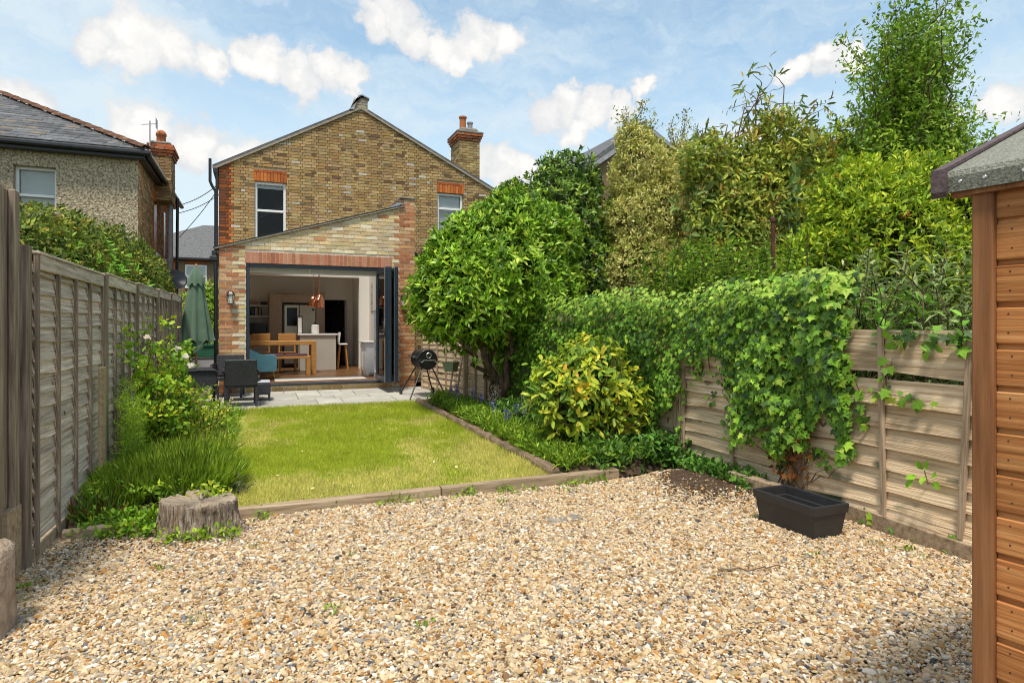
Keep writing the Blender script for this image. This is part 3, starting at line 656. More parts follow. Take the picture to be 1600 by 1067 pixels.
# plinth of long yellow stretchers below the threshold
brick_mesh(MB().box(OP[0], OP[1], EY+.010, EY+.28, .05, .352), brick_rows(OP[0], OP[1], .252, .34, lambda u: 9, [], lambda *a: pick([(.58,.38,.14),(.62,.43,.19)], .06)), lambda u, d, z: (u, EY-d+.008, z)).build('plinth', M_['brick_joined'], ext, col=True, kind='stuff')
sill = MB().cbox(OP[0], OP[1], EY-.05, EY+.13, .356, .402, .008).build('threshold', M_['anthracite'], ext)
fr = MB(); fr.cbox(OP[0], OP[0]+.06, EY+.03, EY+.12, .402, 2.69, .004).cbox(OP[1]-.06, OP[1], EY+.03, EY+.12, .402, 2.69, .004).cbox(OP[0]+.06, OP[1]-.06, EY+.031, EY+.119, 2.62, 2.69, .004); fr.build('door_frame', M_['anthracite'], ext)
for k, (x, ya, yb, a) in enumerate(((2.235,11.93,12.83,2.0),(2.335,11.90,12.80,-1.6),(2.43,11.92,12.82,1.0))):
    Mx = Matrix.Translation((x, yb, 0)) @ Matrix.Rotation(R(a), 4, 'Z'); L = ya-yb; m = MB()
    m.cbox(-.032, .032, L, L+.085, .425, 2.63, .006, Mx).cbox(-.032, .032, -.085, 0, .425, 2.63, .006, Mx).cbox(-.031, .031, L+.085, -.085, 2.545, 2.63, .006, Mx).cbox(-.031, .031, L+.085, -.085, .425, .53, .006, Mx)
    lf = m.build('door_leaf', M_['anthracite'], ext)
    MB().box(-.008, .008, L+.086, -.086, .531, 2.544, Mx).build('pane', M_['clear_glass'], lf)
    MB().cbox(-.036, -.0325, L+.07, L+.082, .43, 2.62, .001, Mx).build('seal_strip', M_['grey_pipe'], lf)
    if k < 2: MB().tube([Mx @ Vector((-.034, L+.045, 1.42)), Mx @ Vector((-.085, L+.045, 1.42)), Mx @ Vector((-.09, L+.15, 1.42))], .010, 8).cbox(-.045, -.033, L+.03, L+.06, 1.30, 1.48, .004, Mx).build('handle', M_['black_plastic'], lf)
# roof with an unseen skylight, enlarged to brighten the kitchen
def rz(x): return 2.95+.292*(x-EL)
rf = MB(); RL = (-.25, 2.62, 13.25, 16.6)
for (xa, xb, ya, yb) in ((EL-.06, RL[0], EY-.02, HY), (RL[1], 2.80, EY-.02, HY), (RL[0], RL[1], EY-.02, RL[2]), (RL[0], RL[1], RL[3], HY)):
    rf.prism([(xa, rz(xa)-.13), (xb, rz(xb)-.13), (xb, rz(xb)+.0), (xa, rz(xa)+.0)], 'y', ya if ya > EY else EY+.31, yb)
rf = rf.build('roof', M_['white_wall'], ext)
MB().prism([(EL-.08,rz(EL-.08)+.002),(2.80,rz(2.80)+.002),(2.80,rz(2.80)+.03),(EL-.08,rz(EL-.08)+.03)], 'y', EY-.05, EY+.30).build('verge', M_['verge'], ext)
MB().prism([(EL-.10,rz(EL-.10)+.031),(2.45,rz(2.45)+.031),(2.785,rz(2.785)+.031),(2.785,rz(2.785)+.046),(EL-.10,rz(EL-.10)+.046)], 'y', EY-.055, EY+.31).build('verge_trim', M_['black_plastic'], ext)
MB().prism([(RL[0],rz(RL[0])+.003),(RL[1],rz(RL[1])+.003),(RL[1],rz(RL[1])+.02),(RL[0],rz(RL[0])+.02)], 'y', RL[2], RL[3]).build('enlarged_rooflight', M_['clear_glass'], rf)
MB().prism([(2.42,rz(2.42)+.05),(2.78,4.12),(2.80,4.12),(2.80,4.0),(2.78,rz(2.79)+.05)], 'y', EY+.01, EY+.29).build('flashing', M_['lead'], ext)
MB().cbox(2.70, 3.03, EY-.03, HY, 4.135, 4.165, .006).build('parapet_coping', M_['stone_cap'], ext)
MB().cbox(EL-.125, EL-.045, EY-.05, HY-.1, 2.78, 2.90, .012).cbox(EL-.16, EL-.02, EY-.07, EY+.05, 2.70, 2.80, .02).build('gutter', M_['black_plastic'], ext)
MB().tube([(-.74,EY-.01,2.75),(-.74,EY-.01,2.55),(-.735,EY-.01,2.45),(-.735,EY-.01,.26)], .036, 12).build('downpipe', M_['black_plastic'], ext)

# ------------------------------------------------------------------ inside the kitchen
FZ = .40
tag(MB().box(-.40, 2.74, EY+.13, 17.0, .30, FZ).box(-.5, 2.9, 17.0, 22.0, .30, FZ).build('kitchen_floor', M_['parquet']), kind='structure')
kw = MB(); kw.box(-.50, -.402, EY+.31, 19.1, FZ, 3.0).box(2.70, 2.705, EY+.31, 17.0, FZ, 3.9)
kw.box(-.5, 1.72, 18.86, 18.96, FZ, 2.96).box(1.72, 2.40, 18.86, 18.96, 2.28, 2.96).box(2.40, 2.8, 18.86, 18.96, FZ, 2.96).box(2.56, 2.70, 16.92, 18.86, FZ, 2.96)
kw.prism([(-.42,2.78),(2.72,2.78),(2.72,3.80),(-.42,2.88)], 'y', 16.75, 16.98).box(2.45, 2.70, 16.75, 16.92, FZ, 2.78)
tag(kw.build('kitchen_wall', M_['white_wall']), kind='structure')
tag(MB().box(-.5, 2.8, 16.98, 21.9, 2.90, 2.98).build('kitchen_ceiling', M_['white_wall']), kind='structure')
HALL = tag(MB().box(1.2, 1.3, 18.96, 22, FZ, 2.9).box(2.7, 2.8, 18.96, 22, FZ, 2.9).box(1.3, 2.7, 21.6, 21.7, FZ, 2.9).build('hallway_wall', M_['patterned_cloth']), kind='structure')
# ------------------------------------------------------------------ pebbledashed neighbour with hipped slate roof
NY = 16.0; NX = -2.48; NZ = 5.30
nb = thing('pebbledash_house', 'pebbledash house with a hipped slate roof behind the left fence', 'house', (-5.5, 16.2, 0))
NW = (-4.74, -3.99, 3.45, 4.87)
strips(MB(), -10.5, NX, -.05, lambda u: NZ, [NW], NY, NY+.3).build('wall', M_['pebbledash'], nb)
MB().box(NX-.3, NX-.008, NY+.3, 21.9, -.05, NZ).box(-10.5, -10.2, NY+.3, 21.9, -.05, NZ).box(-10.5, NX, 21.9, 22.2, -.05, NZ).build('side_wall', M_['mortar_old'], nb)
TAN = [(.36,.235,.11),(.30,.185,.085),(.42,.29,.15),(.25,.15,.075)]
sw = [(18.35,18.85,3.4,4.75),(20.1,20.5,3.4,4.75)]
def ncol(a, b, z, i, j):
    for (p, q, r, t) in sw:
        if p-.22 < (a+b)/2 < q+.22 and r-.3 < z < t+.25: return pick(ORANGE, .1)
    return pick(RED if a < NY+.2 and j % 3 == 0 else TAN, .12)
brick_mesh(MB(), brick_rows(NY+.0, 21.9, .6, NZ, lambda u: NZ, sw, ncol), lambda u, d, z: (NX-.008+d, u, z)).build('side_brickwork', M_['brick_joined'], nb, col=True, kind='stuff')
for (p, q, r, t) in sw:
    o = MB().box(NX-.02, NX-.005, p, q, r, t).build('window', M_['screen_black'], nb); MB().cbox(NX-.01, NX+.08, p-.1, q+.1, r-.1, r-.002, .02).build('sill', M_['white_upvc'], o)
window(nb, *NW, NY+.13, 4.27, 3.5, False)
MB().cbox(NW[0]-.06, NW[1]+.06, NY-.06, NY+.12, NW[2]-.09, NW[2]-.002, .02).build('sill', M_['stone_cap'], nb)
KS = .53; RY0 = NY-.28; RX0 = NX+.22; RZ0 = NZ+.06
sl = MB(); r_ = 0; t = 0.
while t < 4.1:
    xr = RX0-t; x = -10.9+t+(.15 if r_ % 2 else 0)
    while x < xr:
        w = .30; xb = min(x+w-.006, xr); tb = t+.34; h = .018+.007*random.random(); g = random.gauss(1, .2); sl.col = (max(.4, g),)*3 if random.random() > .06 else (1.6,1.3,.9)
        dz = random.uniform(-.004, .004); xt = min(xb, RX0-tb) if xb >= xr-.35 else xb
        a0 = (x, RY0+t, RZ0+KS*t+h+dz); a1 = (xb, RY0+t, RZ0+KS*t+h+dz); a2 = (max(xt, x+.001), RY0+tb, RZ0+KS*tb+.004); a3 = (x, RY0+tb, RZ0+KS*tb+.004)
        sl.add([a0, a1, a2, a3, (a0[0],a0[1],a0[2]-.014), (a1[0],a1[1],a1[2]-.014)], [(0,1,2,3),(4,5,1,0),(1,5,2),(0,3,4)]); x += w
    t += .19; r_ += 1
me = bpy.data.meshes.new('roof_slates'); me.from_pydata(sl.v, [], sl.f); ca = me.color_attributes.new('Col', 'FLOAT_COLOR', 'POINT'); cc = np.ones((len(sl.v), 4), np.float32); cc[:, :3] = np.array(sl.c); ca.data.foreach_set('color', cc.ravel()); me.materials.append(M_['slate'])
link('roof_slates', me, nb, kind='stuff')
T_ = 4.3; apexz = RZ0+KS*T_
MB().add([(-10.9,RY0,RZ0-.01),(RX0,RY0,RZ0-.01),(RX0,RY0+6.7,RZ0-.01),(-10.9,RY0+6.7,RZ0-.01),(RX0-T_,RY0+T_,apexz-.01),(-10.9+T_,RY0+T_,apexz-.01)], [(0,1,4,5),(1,2,4),(2,3,5,4),(3,0,5),(0,3,2,1)]).build('roof', M_['slate_plain'], nb)
ht = MB()
for k in range(7):
    a = R(-75+25*k); ht.v.append((math.sin(a)*.13, 0, math.cos(a)*.10-.03)); ht.v.append((math.sin(a)*.13, .44, math.cos(a)*.10-.045)); ht.v.append((math.sin(a)*.11, 0, math.cos(a)*.08-.03)); ht.v.append((math.sin(a)*.11, .44, math.cos(a)*.08-.045))
ht.c = [(1,1,1)]*28
for k in range(6): ht.f += [(4*k,4*k+4,4*k+5,4*k+1),(4*k+2,4*k+3,4*k+7,4*k+6),(4*k,4*k+2,4*k+6,4*k+4)]
htm = ht.mesh('hip_tile', M_['hip_clay'], True); hd = Vector((-1, 1, KS)).normalized()
hrot = hd.to_track_quat('Y', 'Z').to_euler()
for k in range(14): p = Vector((RX0, RY0, RZ0+.035))+hd*(.02+.41*k); link('hip_tile', htm, nb, p, hrot)
MB().cbox(-10.9, NX+.16, NY-.20, NY-.012, NZ-.13, NZ+.03, .01).cbox(NX+.004, NX+.16, NY-.012, 22.2, NZ-.13, NZ+.03, .01).build('fascia', M_['black_plastic'], nb)
MB().cbox(-10.95, NX+.30, NY-.33, NY-.21, NZ-.06, NZ+.045, .03).cbox(NX+.17, NX+.29, NY-.21, 22.3, NZ-.08, NZ+.03, .03).build('gutter', M_['black_plastic'], nb)
gp = MB(); gp.tube([(-2.22,19.2,5.6),(-2.22,19.2,4.85),(-2.24,19.2,.2)], .055, 12)
for z in (4.75,3.3,2.2): gp.lathe([(.07,-.05),(.07,.05)], (-2.23,19.2,z), 12)
gp.build('soil_pipe', M_['grey_pipe'], nb); MB().tube([(-2.2,20.7,5.25),(-2.24,20.7,.2)], .04, 10).build('downpipe', M_['black_plastic'], nb)
ch = MB(); brick_mesh(ch, brick_rows(-2.62, -2.13, 4.8, 5.95, lambda u: 9, [], lambda *a: pick(TAN, .12)), lambda u, d, z: (u, 18.6-d, z)); brick_mesh(ch, brick_rows(18.6, 19.4, 4.8, 5.95, lambda u: 9, [], lambda *a: pick(TAN, .12)), lambda u, d, z: (-2.13+d, u, z))
for z, o in ((5.955,.03),(6.03,.06),(6.105,.09),(6.18,.06)):
    ch.col = (.2,.1,.06); ch.box(-2.62-o+.01, -2.13+o-.01, 18.6-o+.01, 19.4+o-.01, z-.005, z+.07)
    brick_mesh(ch, brick_rows(-2.62-o, -2.13+o, z, z+.06, lambda u: 9, [], rc), lambda u, d, z: (u, 18.6-o-d, z)); brick_mesh(ch, brick_rows(18.6-o, 19.4+o, z, z+.06, lambda u: 9, [], rc), lambda u, d, z: (-2.13+o+d, u, z))
ch.col = (.28,.2,.11); ch.box(-2.61, -2.14, 18.61, 19.4, 4.8, 5.96)
ch.build('chimney', M_['brick_joined'], nb, col=True, kind='stuff')
MB().cbox(-2.62, -2.13, 18.58, 19.42, 6.252, 6.33, .03).build('chimney_cap', M_['stone_cap'], nb)
MB().lathe([(.13,0),(.115,.05),(.11,.24),(.13,.25),(.13,.30),(.10,.36),(.04,.40),(.01,.41)], (-2.40,18.95,6.31), 18).build('chimney_pot', M_['terracotta'], nb, smooth=True)
ae = thing('television_aerial', 'thin metal television aerial on a mast beside the left chimney', 'aerial', (-2.60, 18.5, 5.5))
MB().tube([(-2.60,18.5,5.3),(-2.60,18.5,6.80)], .016, 8).build('mast', M_['grey_pipe'], ae)
a_ = MB().tube([(-2.75,18.4,6.66),(-2.45,18.62,6.78)], .010, 6)
for k in range(6): p = Vector((-2.75,18.4,6.66)).lerp(Vector((-2.45,18.62,6.78)), k/6); a_.tube([p+Vector((-.05,.09,.02)), p-Vector((-.05,.09,.02))], .005, 5)
a_.box(-2.47, -2.46, 18.48, 18.78, 6.66, 6.90).build('antenna', M_['grey_pipe'], ae)

# ------------------------------------------------------------------ far houses
fh = thing('far_house', 'distant red brick house with slate roof between the two gardens', 'house', (-3.2, 47, 0))
MB().box(-9, 3.5, 45, 53, -.09, 5.9).build('wall', M_['far_brick'], fh)
MB().add([(-9.4,44.6,5.9),(3.9,44.6,5.9),(3.9,53.4,5.9),(-9.4,53.4,5.9),(-.5,48.5,8.6),(-3.55,48.5,8.6)], [(0,1,4,5),(1,2,4),(2,3,5,4),(3,0,5),(0,3,2,1)]).build('roof', M_['slate_plain'], fh)
MB().cbox(-9.4, 3.9, 44.5, 44.62, 5.78, 5.93, .02).build('gutter', M_['black_plastic'], fh)
o = MB().box(-4.35, -3.1, 44.92, 45.0, 4.0, 5.5).build('window', M_['white_upvc'], fh)
for a in (-4.27, -3.69): MB().box(a, a+.5, 44.9, 44.915, 4.1, 4.75).box(a, a+.5, 44.9, 44.915, 4.83, 5.4).build('pane', M_['window_glass'], o)
MB().box(-4.75, -4.36, 44.93, 45.0, 3.2, 5.75).box(-3.09, -2.7, 44.93, 45., 3.2, 5.75).build('brick_quoin', M_['brown_brick'], fh)
MB().box(-2.6, -1.5, 44.94, 45., 3.0, 5.75).build('render_panel', M_['pebbledash'], fh)
fr_ = thing('far_gable_house', 'brown brick gable of a house rising behind the pale bushy tree', 'house', (16, 22, 0))
MB().prism([(11.75,-.09),(19,-.09),(19,7.2),(14.9,9.55),(11.75,7.35)], 'y', 22, 30).build('wall', M_['brown_brick'], fr_)
MB().prism([(11.4,7.15),(14.9,9.60),(19.3,7.05),(19.3,7.2),(14.9,9.80),(11.4,7.33)], 'y', 21.8, 30.2).build('roof', M_['lead'], fr_)
MB().prism([(11.4,7.34),(14.9,9.81),(14.9,10.1),(11.6,7.66)], 'y', 21.95, 30.2).build('roof_slope', M_['slate_plain'], fr_)
for k, (z0, z1) in enumerate(((5.45,6.0),(5.2,5.9),(4.4,6.6))):
    pts = [Vector((-2.4, 23, z0)).lerp(Vector((-.95, 21+k, z1)), i/8)-Vector((0,0,.12*math.sin(math.pi*i/8))) for i in range(9)]
    tag(MB().tube(pts, .012, 5).build('overhead_cable', M_['wire']), ('upper', 'middle', 'lowest')[::-1][k] + ' thin dark overhead cable between the two houses', 'cable', 'overhead cables')
# ================================================================== fences
def plink(name, me, root, loc=(0,0,0), rot=(0,0,0), scale=(1,1,1), label=None):
    o = bpy.data.objects.new(name, me); COL.objects.link(o); o.parent = root; o.location = loc; o.rotation_euler = rot; o.scale = scale
    if label: o['label'] = label
    return o
def board_mesh(h, mat, wav=.006, foot=.024, head=.004, th=.010, n=7, seed=0):
    r = random.Random(seed); V = []
    bot = [r.gauss(0, wav) for _ in range(n)]; bot = [(bot[max(i-1,0)]+bot[i]*2+bot[min(i+1,n-1)])/4*1.6 for i in range(n)]
    for i in range(n):
        yy = i/(n-1); b = bot[i]; c = r.gauss(0, .0015)
        V += [(foot+c, yy, b), (head+c, yy, h), (head+c-th, yy, h), (foot+c-th, yy, b)]
    F = []
    for i in range(n-1):
        a = 4*i; e = a+4
        F += [(a, e, e+1, a+1), (a+1, e+1, e+2, a+2), (a+2, e+2, e+3, a+3), (a+3, e+3, e, a)]
    F += [(0,1,2,3), tuple(4*(n-1)+k for k in (3,2,1,0))]
    me = bpy.data.meshes.new('board'); me.from_pydata(V, [], F); me.materials.append(M_[mat])
    import bmesh
    bm = bmesh.new(); bm.from_mesh(me); bmesh.ops.recalc_face_normals(bm, faces=bm.faces); bm.to_mesh(me); bm.free(); return me
LB = [board_mesh(.125, 'grey_fence', .009, .030, .003, seed=k) for k in range(7)]
def panel_root(name, p0, p1, z, label, group, lean=0.):
    d = Vector((p1[0]-p0[0], p1[1]-p0[1])); th = math.atan2(-d.x, d.y)
    o = thing(name, label, 'fence', (p0[0], p0[1], z), group); o.rotation_euler = (0, lean, th); return o, d.length
def lap_panel(p0, p1, z0, H, label, group, nb, meshes, expo, bmat, battens, rail=.095, lean=0., post=True):
    root, L = panel_root('lap_fence', p0, p1, z0, label, group, lean)
    i = 0; z = .11
    while z < H-rail*.4:
        s = min(1., (H-.01-z)/.125); plink('board', random.choice(meshes), root, (.0, .02, z), (0,0,random.gauss(0, .001)), (1, L-.04, s)); z += expo*random.uniform(.93, 1.07)
    for y in battens:
        plink('batten', MB().cbox(.028, .050, -.017, .017, .06, H-rail, .003).mesh('batten', M_[bmat]), root, (0, y*L, 0), (random.gauss(0, .004), 0, 0))
    for y in (.045, L-.045): plink('edge_frame', MB().cbox(.020, .046, -.02, .02, .05, H, .003).mesh('edge_frame', M_[bmat]), root, (0, y, 0))
    plink('top_rail', MB().cbox(.024, .050, .066, L-.066, H-rail, H-.002, .004).mesh('top_rail', M_['grey_fence' if bmat == 'grey_batten' else 'pale_fence']), root)
    plink('capping', MB().cbox(-.02, .056, .02, L-.02, H, H+.018, .004).mesh('capping', M_['grey_fence' if bmat == 'grey_batten' else 'pale_fence']), root)
    plink('gravel_board', MB().cbox(-.01, .03, .02, L-.02, -.03, .10, .004).mesh('gravel_board', M_['sleeper']), root)
    if post: plink('post', MB().cbox(-.05, .055, L-.02, L+.055, -.05, H+.03, .006).mesh('post', M_[bmat]), root)
    return root
LY = [4.66, 6.60, 8.20, 9.80, 11.20, 12.55]
lab = ['nearest weathered grey lap fence panel on the left, beside the stump', 'grey lap fence panel behind the rose bush, second from the left edge', 'grey lap fence panel on the left, third from the camera',
       'grey lap fence panel on the left, fourth from the camera', 'farthest grey lap fence panel on the left, beside the green parasol']
for i in range(5):
    lap_panel((-1.32, LY[i]+.05), (-1.32, LY[i+1]-.03), .0+.03*i, 1.93-.01*i, lab[i], 'left lap fence panels', 0, LB, .107, 'grey_batten', (.26,.50,.74) if i < 3 else (.2,.4,.6,.8))
pr = thing('fence_post', 'weathered grey timber post at the near end of the left fence', 'post', (-1.32, 4.66, 0)); MB().cbox(-1.40, -1.292, 4.60, 4.685, -.05, 1.97, .006).build('post', M_['grey_batten'], pr)
o = MB().cbox(-1.255, -1.205, 6.21, 6.28, -.05, 1.14, .010).build('concrete_spur', M_['spur_concrete']); tag(o, 'slim buff concrete spur post against the left fence behind the lavender', 'post')
# tall dark boards at the left edge of the picture
gt = thing('tall_board_screen', 'tall dark vertical board screen at the left edge', 'fence', (-1.28, 4.2, .1))
for k in range(7):
    y0 = 4.53-.135*k; h = 2.27+.012*k
    MB().cbox(-1.385+.012*(k % 2), -1.358+.012*(k % 2), y0-.14, y0, .12, h+random.uniform(-.02, .01), .004).build('board', M_['grey_batten'], gt)
MB().cbox(-1.357, -1.322, 4.49, 4.575, .10, 2.28, .006).build('post', M_['grey_batten'], gt)
MB().cbox(-1.36, -1.318, 4.38, 4.595, -.03, .42, .006).build('kick_board', M_['sleeper'], gt)
cs = MB()
for (a, b, z) in ((.13,.15,-.03),(.13,.15,.10),(.125,.145,.26),(.12,.14,.40),(.09,.10,.435)):
    for k in range(16):
        t = 2*math.pi*k/16; e = .55; ct, st_ = math.cos(t), math.sin(t)
        cs.v.append((-1.235+a*math.copysign(abs(ct)**e, ct)*(1+random.gauss(0,.04)), 3.72+b*math.copysign(abs(st_)**e, st_)*(1+random.gauss(0,.04)), z+random.gauss(0,.006)))
cs.c = [(1,1,1)]*80; cs.f = [(16*i+k, 16*i+(k+1) % 16, 16*i+16+(k+1) % 16, 16*i+16+k) for i in range(4) for k in range(16)]+[tuple(range(64,80))]
tag(cs.build('concrete_block', M_['concrete'], smooth=True), 'rough buff concrete block at the left edge of the gravel', 'block')
# ---- right fence
RB = [board_mesh(.20, 'pale_fence', .012, .034, .002, .011, 8, 40+k) for k in range(6)]
def rough_panel(p0, p1, z0, label, rows, battens, lean=0., tilt=0.):
    root, L = panel_root('timber_fence', p0, p1, z0, label, 'right timber fence panels', lean)
    for (z, h, dz) in rows: plink('board', random.choice(RB), root, (random.uniform(-.004,.006), .01, z), (dz+random.gauss(0,.004), 0, 0), (1.15, L-.02, h/.20))
    for (y, za, zb, rx) in battens: plink('batten', MB().cbox(.030, .060, -.018, .018, 0, zb-za, .004).mesh('batten', M_['pale_batten']), root, (0, y, za), (rx, 0, 0))
    return root
rp = rough_panel((4.20,3.90), (4.20,2.02), .02, 'large bleached fence panel with a dark gap, beside the shed',
    [(.13,.18,.02),(.27,.19,.018),(.42,.19,.012),(.57,.19,.008),(.73,.19,.004),(.885,.19,.003),(1.135,.305,-.004)], [(.73,.06,1.46,.02),(1.26,.10,1.43,-.045),(.03,.02,1.42,.0)])
plink('loose_board', MB().cbox(0, .014, 0, 1.5, 0, .14, .003).mesh('loose_board', M_['pale_fence']), rp, (.03, .36, .065), (-.055, R(-14), R(-1)))
plink('gravel_board', MB().cbox(0, .03, 0, 1.9, -.06, .10, .004).mesh('gravel_board', M_['sleeper']), rp, (.03, .05, .02), (-.02, 0, R(-1.5)))
rp2 = rough_panel((4.20,5.52), (4.20,3.98), .06, 'smaller pale fence panel half covered by ivy behind the soil mound',
    [(.10,.15,-.01),(.21,.17,-.01),(.34,.17,-.008),(.47,.17,-.008),(.60,.17,-.006),(.74,.17,-.006),(.88,.17,-.004),(1.01,.2,0),(1.17,.2,0),(1.32,.18,0)], [(.06,.0,1.46,0),(.80,.02,1.44,0),(1.50,.02,1.44,0)])
plink('post', MB().cbox(-.06, .05, -.035, .035, -.1, 1.5, .006).mesh('post', M_['pale_batten']), rp2, (0, 1.585, 0))
plink('post', MB().cbox(-.06, .04, -.035, .035, -.1, 1.5, .006).mesh('post', M_['pale_batten']), rp2, (0, -.05, 0))
pts = [(4.20,5.60),(4.14,7.25),(3.83,8.95),(3.47,10.75),(3.10,12.55)]
rl = ['fence panel under the thickest ivy, behind the yellow leaved shrub', 'fence panel behind the trunk of the round tree', 'fence panel behind the barbecue and the small ladder trellis', 'last fence panel on the right, meeting the extension']
RB2 = [board_mesh(.125, 'pale_fence', .006, seed=70+k) for k in range(5)]
for i in range(4):
    a, b = Vector(pts[i+1]), Vector(pts[i]); lap_panel(a, b, .06+.04*i, 1.52+.03*i, rl[i], 'right timber fence panels', 0, RB2, .107, 'pale_batten', (.2,.4,.6,.8))

# ================================================================== shed
dS = Vector((.139,-.990)); thS = math.atan2(-dS.x, dS.y)
shed = thing('garden_shed', 'orange brown timber shed with felt roof at the right edge', 'shed', (1.90, 1.15, 0)); shed.rotation_euler = (0,0,thS)
sb = MB(); prof = [(.012,0),(.0135,.004),(.0135,.096),(.004,.101),(.003,.118),(-.006,.118),(-.006,0)]
for yy in (0, 1): sb.v += [(x, yy, z) for x, z in prof]
sb.c = [(1,1,1)]*14; sb.f = [(k, (k+1) % 7, 7+(k+1) % 7, 7+k) for k in range(7)]+[tuple(range(6,-1,-1)), tuple(range(7,14))]
sbm = sb.mesh('board', M_['cedar_board']); nail = MB().lathe([(.0026,0),(.0026,.0012)], n=8).mesh('nail', M_['rust_metal'])
for k in range(16):
    z = .04+.1155*k; b = plink('board', sbm, shed, (0, .042, z), (0,0,0), (1, 2.1, 1))
    if z < 1.85:
        for yy in (.070, .62):
            for zz in (.03, .082): plink('nail', nail, shed, (.0130, yy+.004*(k % 3), z+zz), (0, R(90), 0))
plink('corner_trim', MB().cbox(-.012, .030, -.012, .0405, .0, 1.90, .004).mesh('corner_trim', M_['cedar_post']), shed)
plink('end_wall', MB().box(-1.2, -.013, -.006, .006, .02, 1.86).mesh('end_wall', M_['cedar_board']), shed); plink('floor_frame', MB().box(-1.2, -.01, .05, 2.1, -.03, .04).mesh('floor_frame', M_['cedar_post']), shed)
plink('back_wall', MB().box(-1.22, -1.2, 0, 2.1, .02, 1.86).mesh('back_wall', M_['cedar_board']), shed)
pt = .42; rt = MB()
def rs(x): return 1.915-pt*(x-.048)
rt.prism([(.050,1.858),(.056,1.90),(.048,1.918),(-.6,rs(-.6)),(-.6,rs(-.6)-.016),(.040,1.898),(.042,1.858)], 'y', -.088, 2.2)
rt.prism([(-.6,rs(-.6)),(-1.25,1.918),(-1.26,1.86),(-1.24,1.86),(-.6,rs(-.6)-.016)], 'y', -.088, 2.2)
rt = plink('roof', rt.mesh('roof', M_['roof_felt']), shed)
bg_ = MB(); bg_.prism([(.062,1.852),(.066,1.925),(-.6,rs(-.6)+.010),(-.6,rs(-.6)-.06),(.0,1.865)], 'y', -.100, -.0895); bg_.prism([(.0575,1.845),(.068,1.86),(.066,1.926),(.0575,1.924)], 'y', -.100, -.060)
bg_.prism([(.066,1.925),(-.6,rs(-.6)+.010),(-.6,rs(-.6)+.005),(.050,1.920)], 'y', -.0895, -.066); plink('felt_trim', bg_.mesh('felt_trim', M_['felt_edge']), rt)
for yy in (-.03, .03, .12): plink('clout_nail', MB().lathe([(.006,0),(.004,.002)], n=10).mesh('clout_nail', M_['chrome']), rt, (.0545, yy, 1.885), (0, R(90), 0))
plink('eaves_batten', MB().box(.0, .040, -.06, 2.15, 1.845, 1.885).mesh('eaves_batten', M_['cedar_post']), rt)

# ================================================================== edging, stump, trough and other things on the ground
for x0, x1, l in ((-.17, 1.46, 'long pale timber sleeper at the lawn edge, left of the joint'), (1.475, 3.25, 'long pale timber sleeper at the lawn edge, right of the joint')):
    m = MB(); n = 14
    for i in range(n+1):
        t = i/n; x = x0+(x1-x0)*t; e = [random.gauss(0, .0022) for _ in range(6)]; zt = .075+.02*(x+.2)/3.4
        m.v += [(x, 5.262+e[0], -.04), (x, 5.262+e[1], zt-.010), (x, 5.272+e[2], zt), (x, 5.345+e[3], zt), (x, 5.355+e[4], zt-.010), (x, 5.355+e[5], -.04)]
    m.c = [(1,1,1)]*len(m.v); m.f = [(6*i+k, 6*i+(k+1) % 6, 6*i+6+(k+1) % 6, 6*i+6+k) for i in range(n) for k in range(6)]+[(5,4,3,2,1,0), tuple(6*n+k for k in range(6))]
    tag(m.build('edging_sleeper', M_['sleeper']), l, 'sleeper')
tag(MB().cbox(-1.27, -.80, -.04, .04, -.05, .075, .008, Matrix.Translation((0,5.36,0)) @ Matrix.Rotation(R(9), 4, 'Z')).build('edging_offcut', M_['sleeper']), 'short pale timber offcut against the left fence', 'sleeper')
for k in range(6):
    y0 = 5.40+.82*k; m = MB(); pts_ = []
    for i in range(9): yy = y0+.80*i/8; pts_.append((2.63-.03*(yy-5.4)+random.gauss(0,.006), yy, lawn_z(yy)+.035+random.gauss(0,.005)))
    m.tube(pts_, [.055+random.gauss(0,.004) for _ in range(9)], 9)
    tag(m.build('edging_log', M_['log_edge'], smooth=True), ('rough brown edging log at the sleeper end of the right bed','second edging log of the right bed from the sleepers','third edging log of the right bed from the sleepers','third edging log of the right bed from the patio','second edging log of the right bed from the patio','rough brown edging log at the patio end of the right bed')[k], 'edging', 'logs edging the right flower bed')
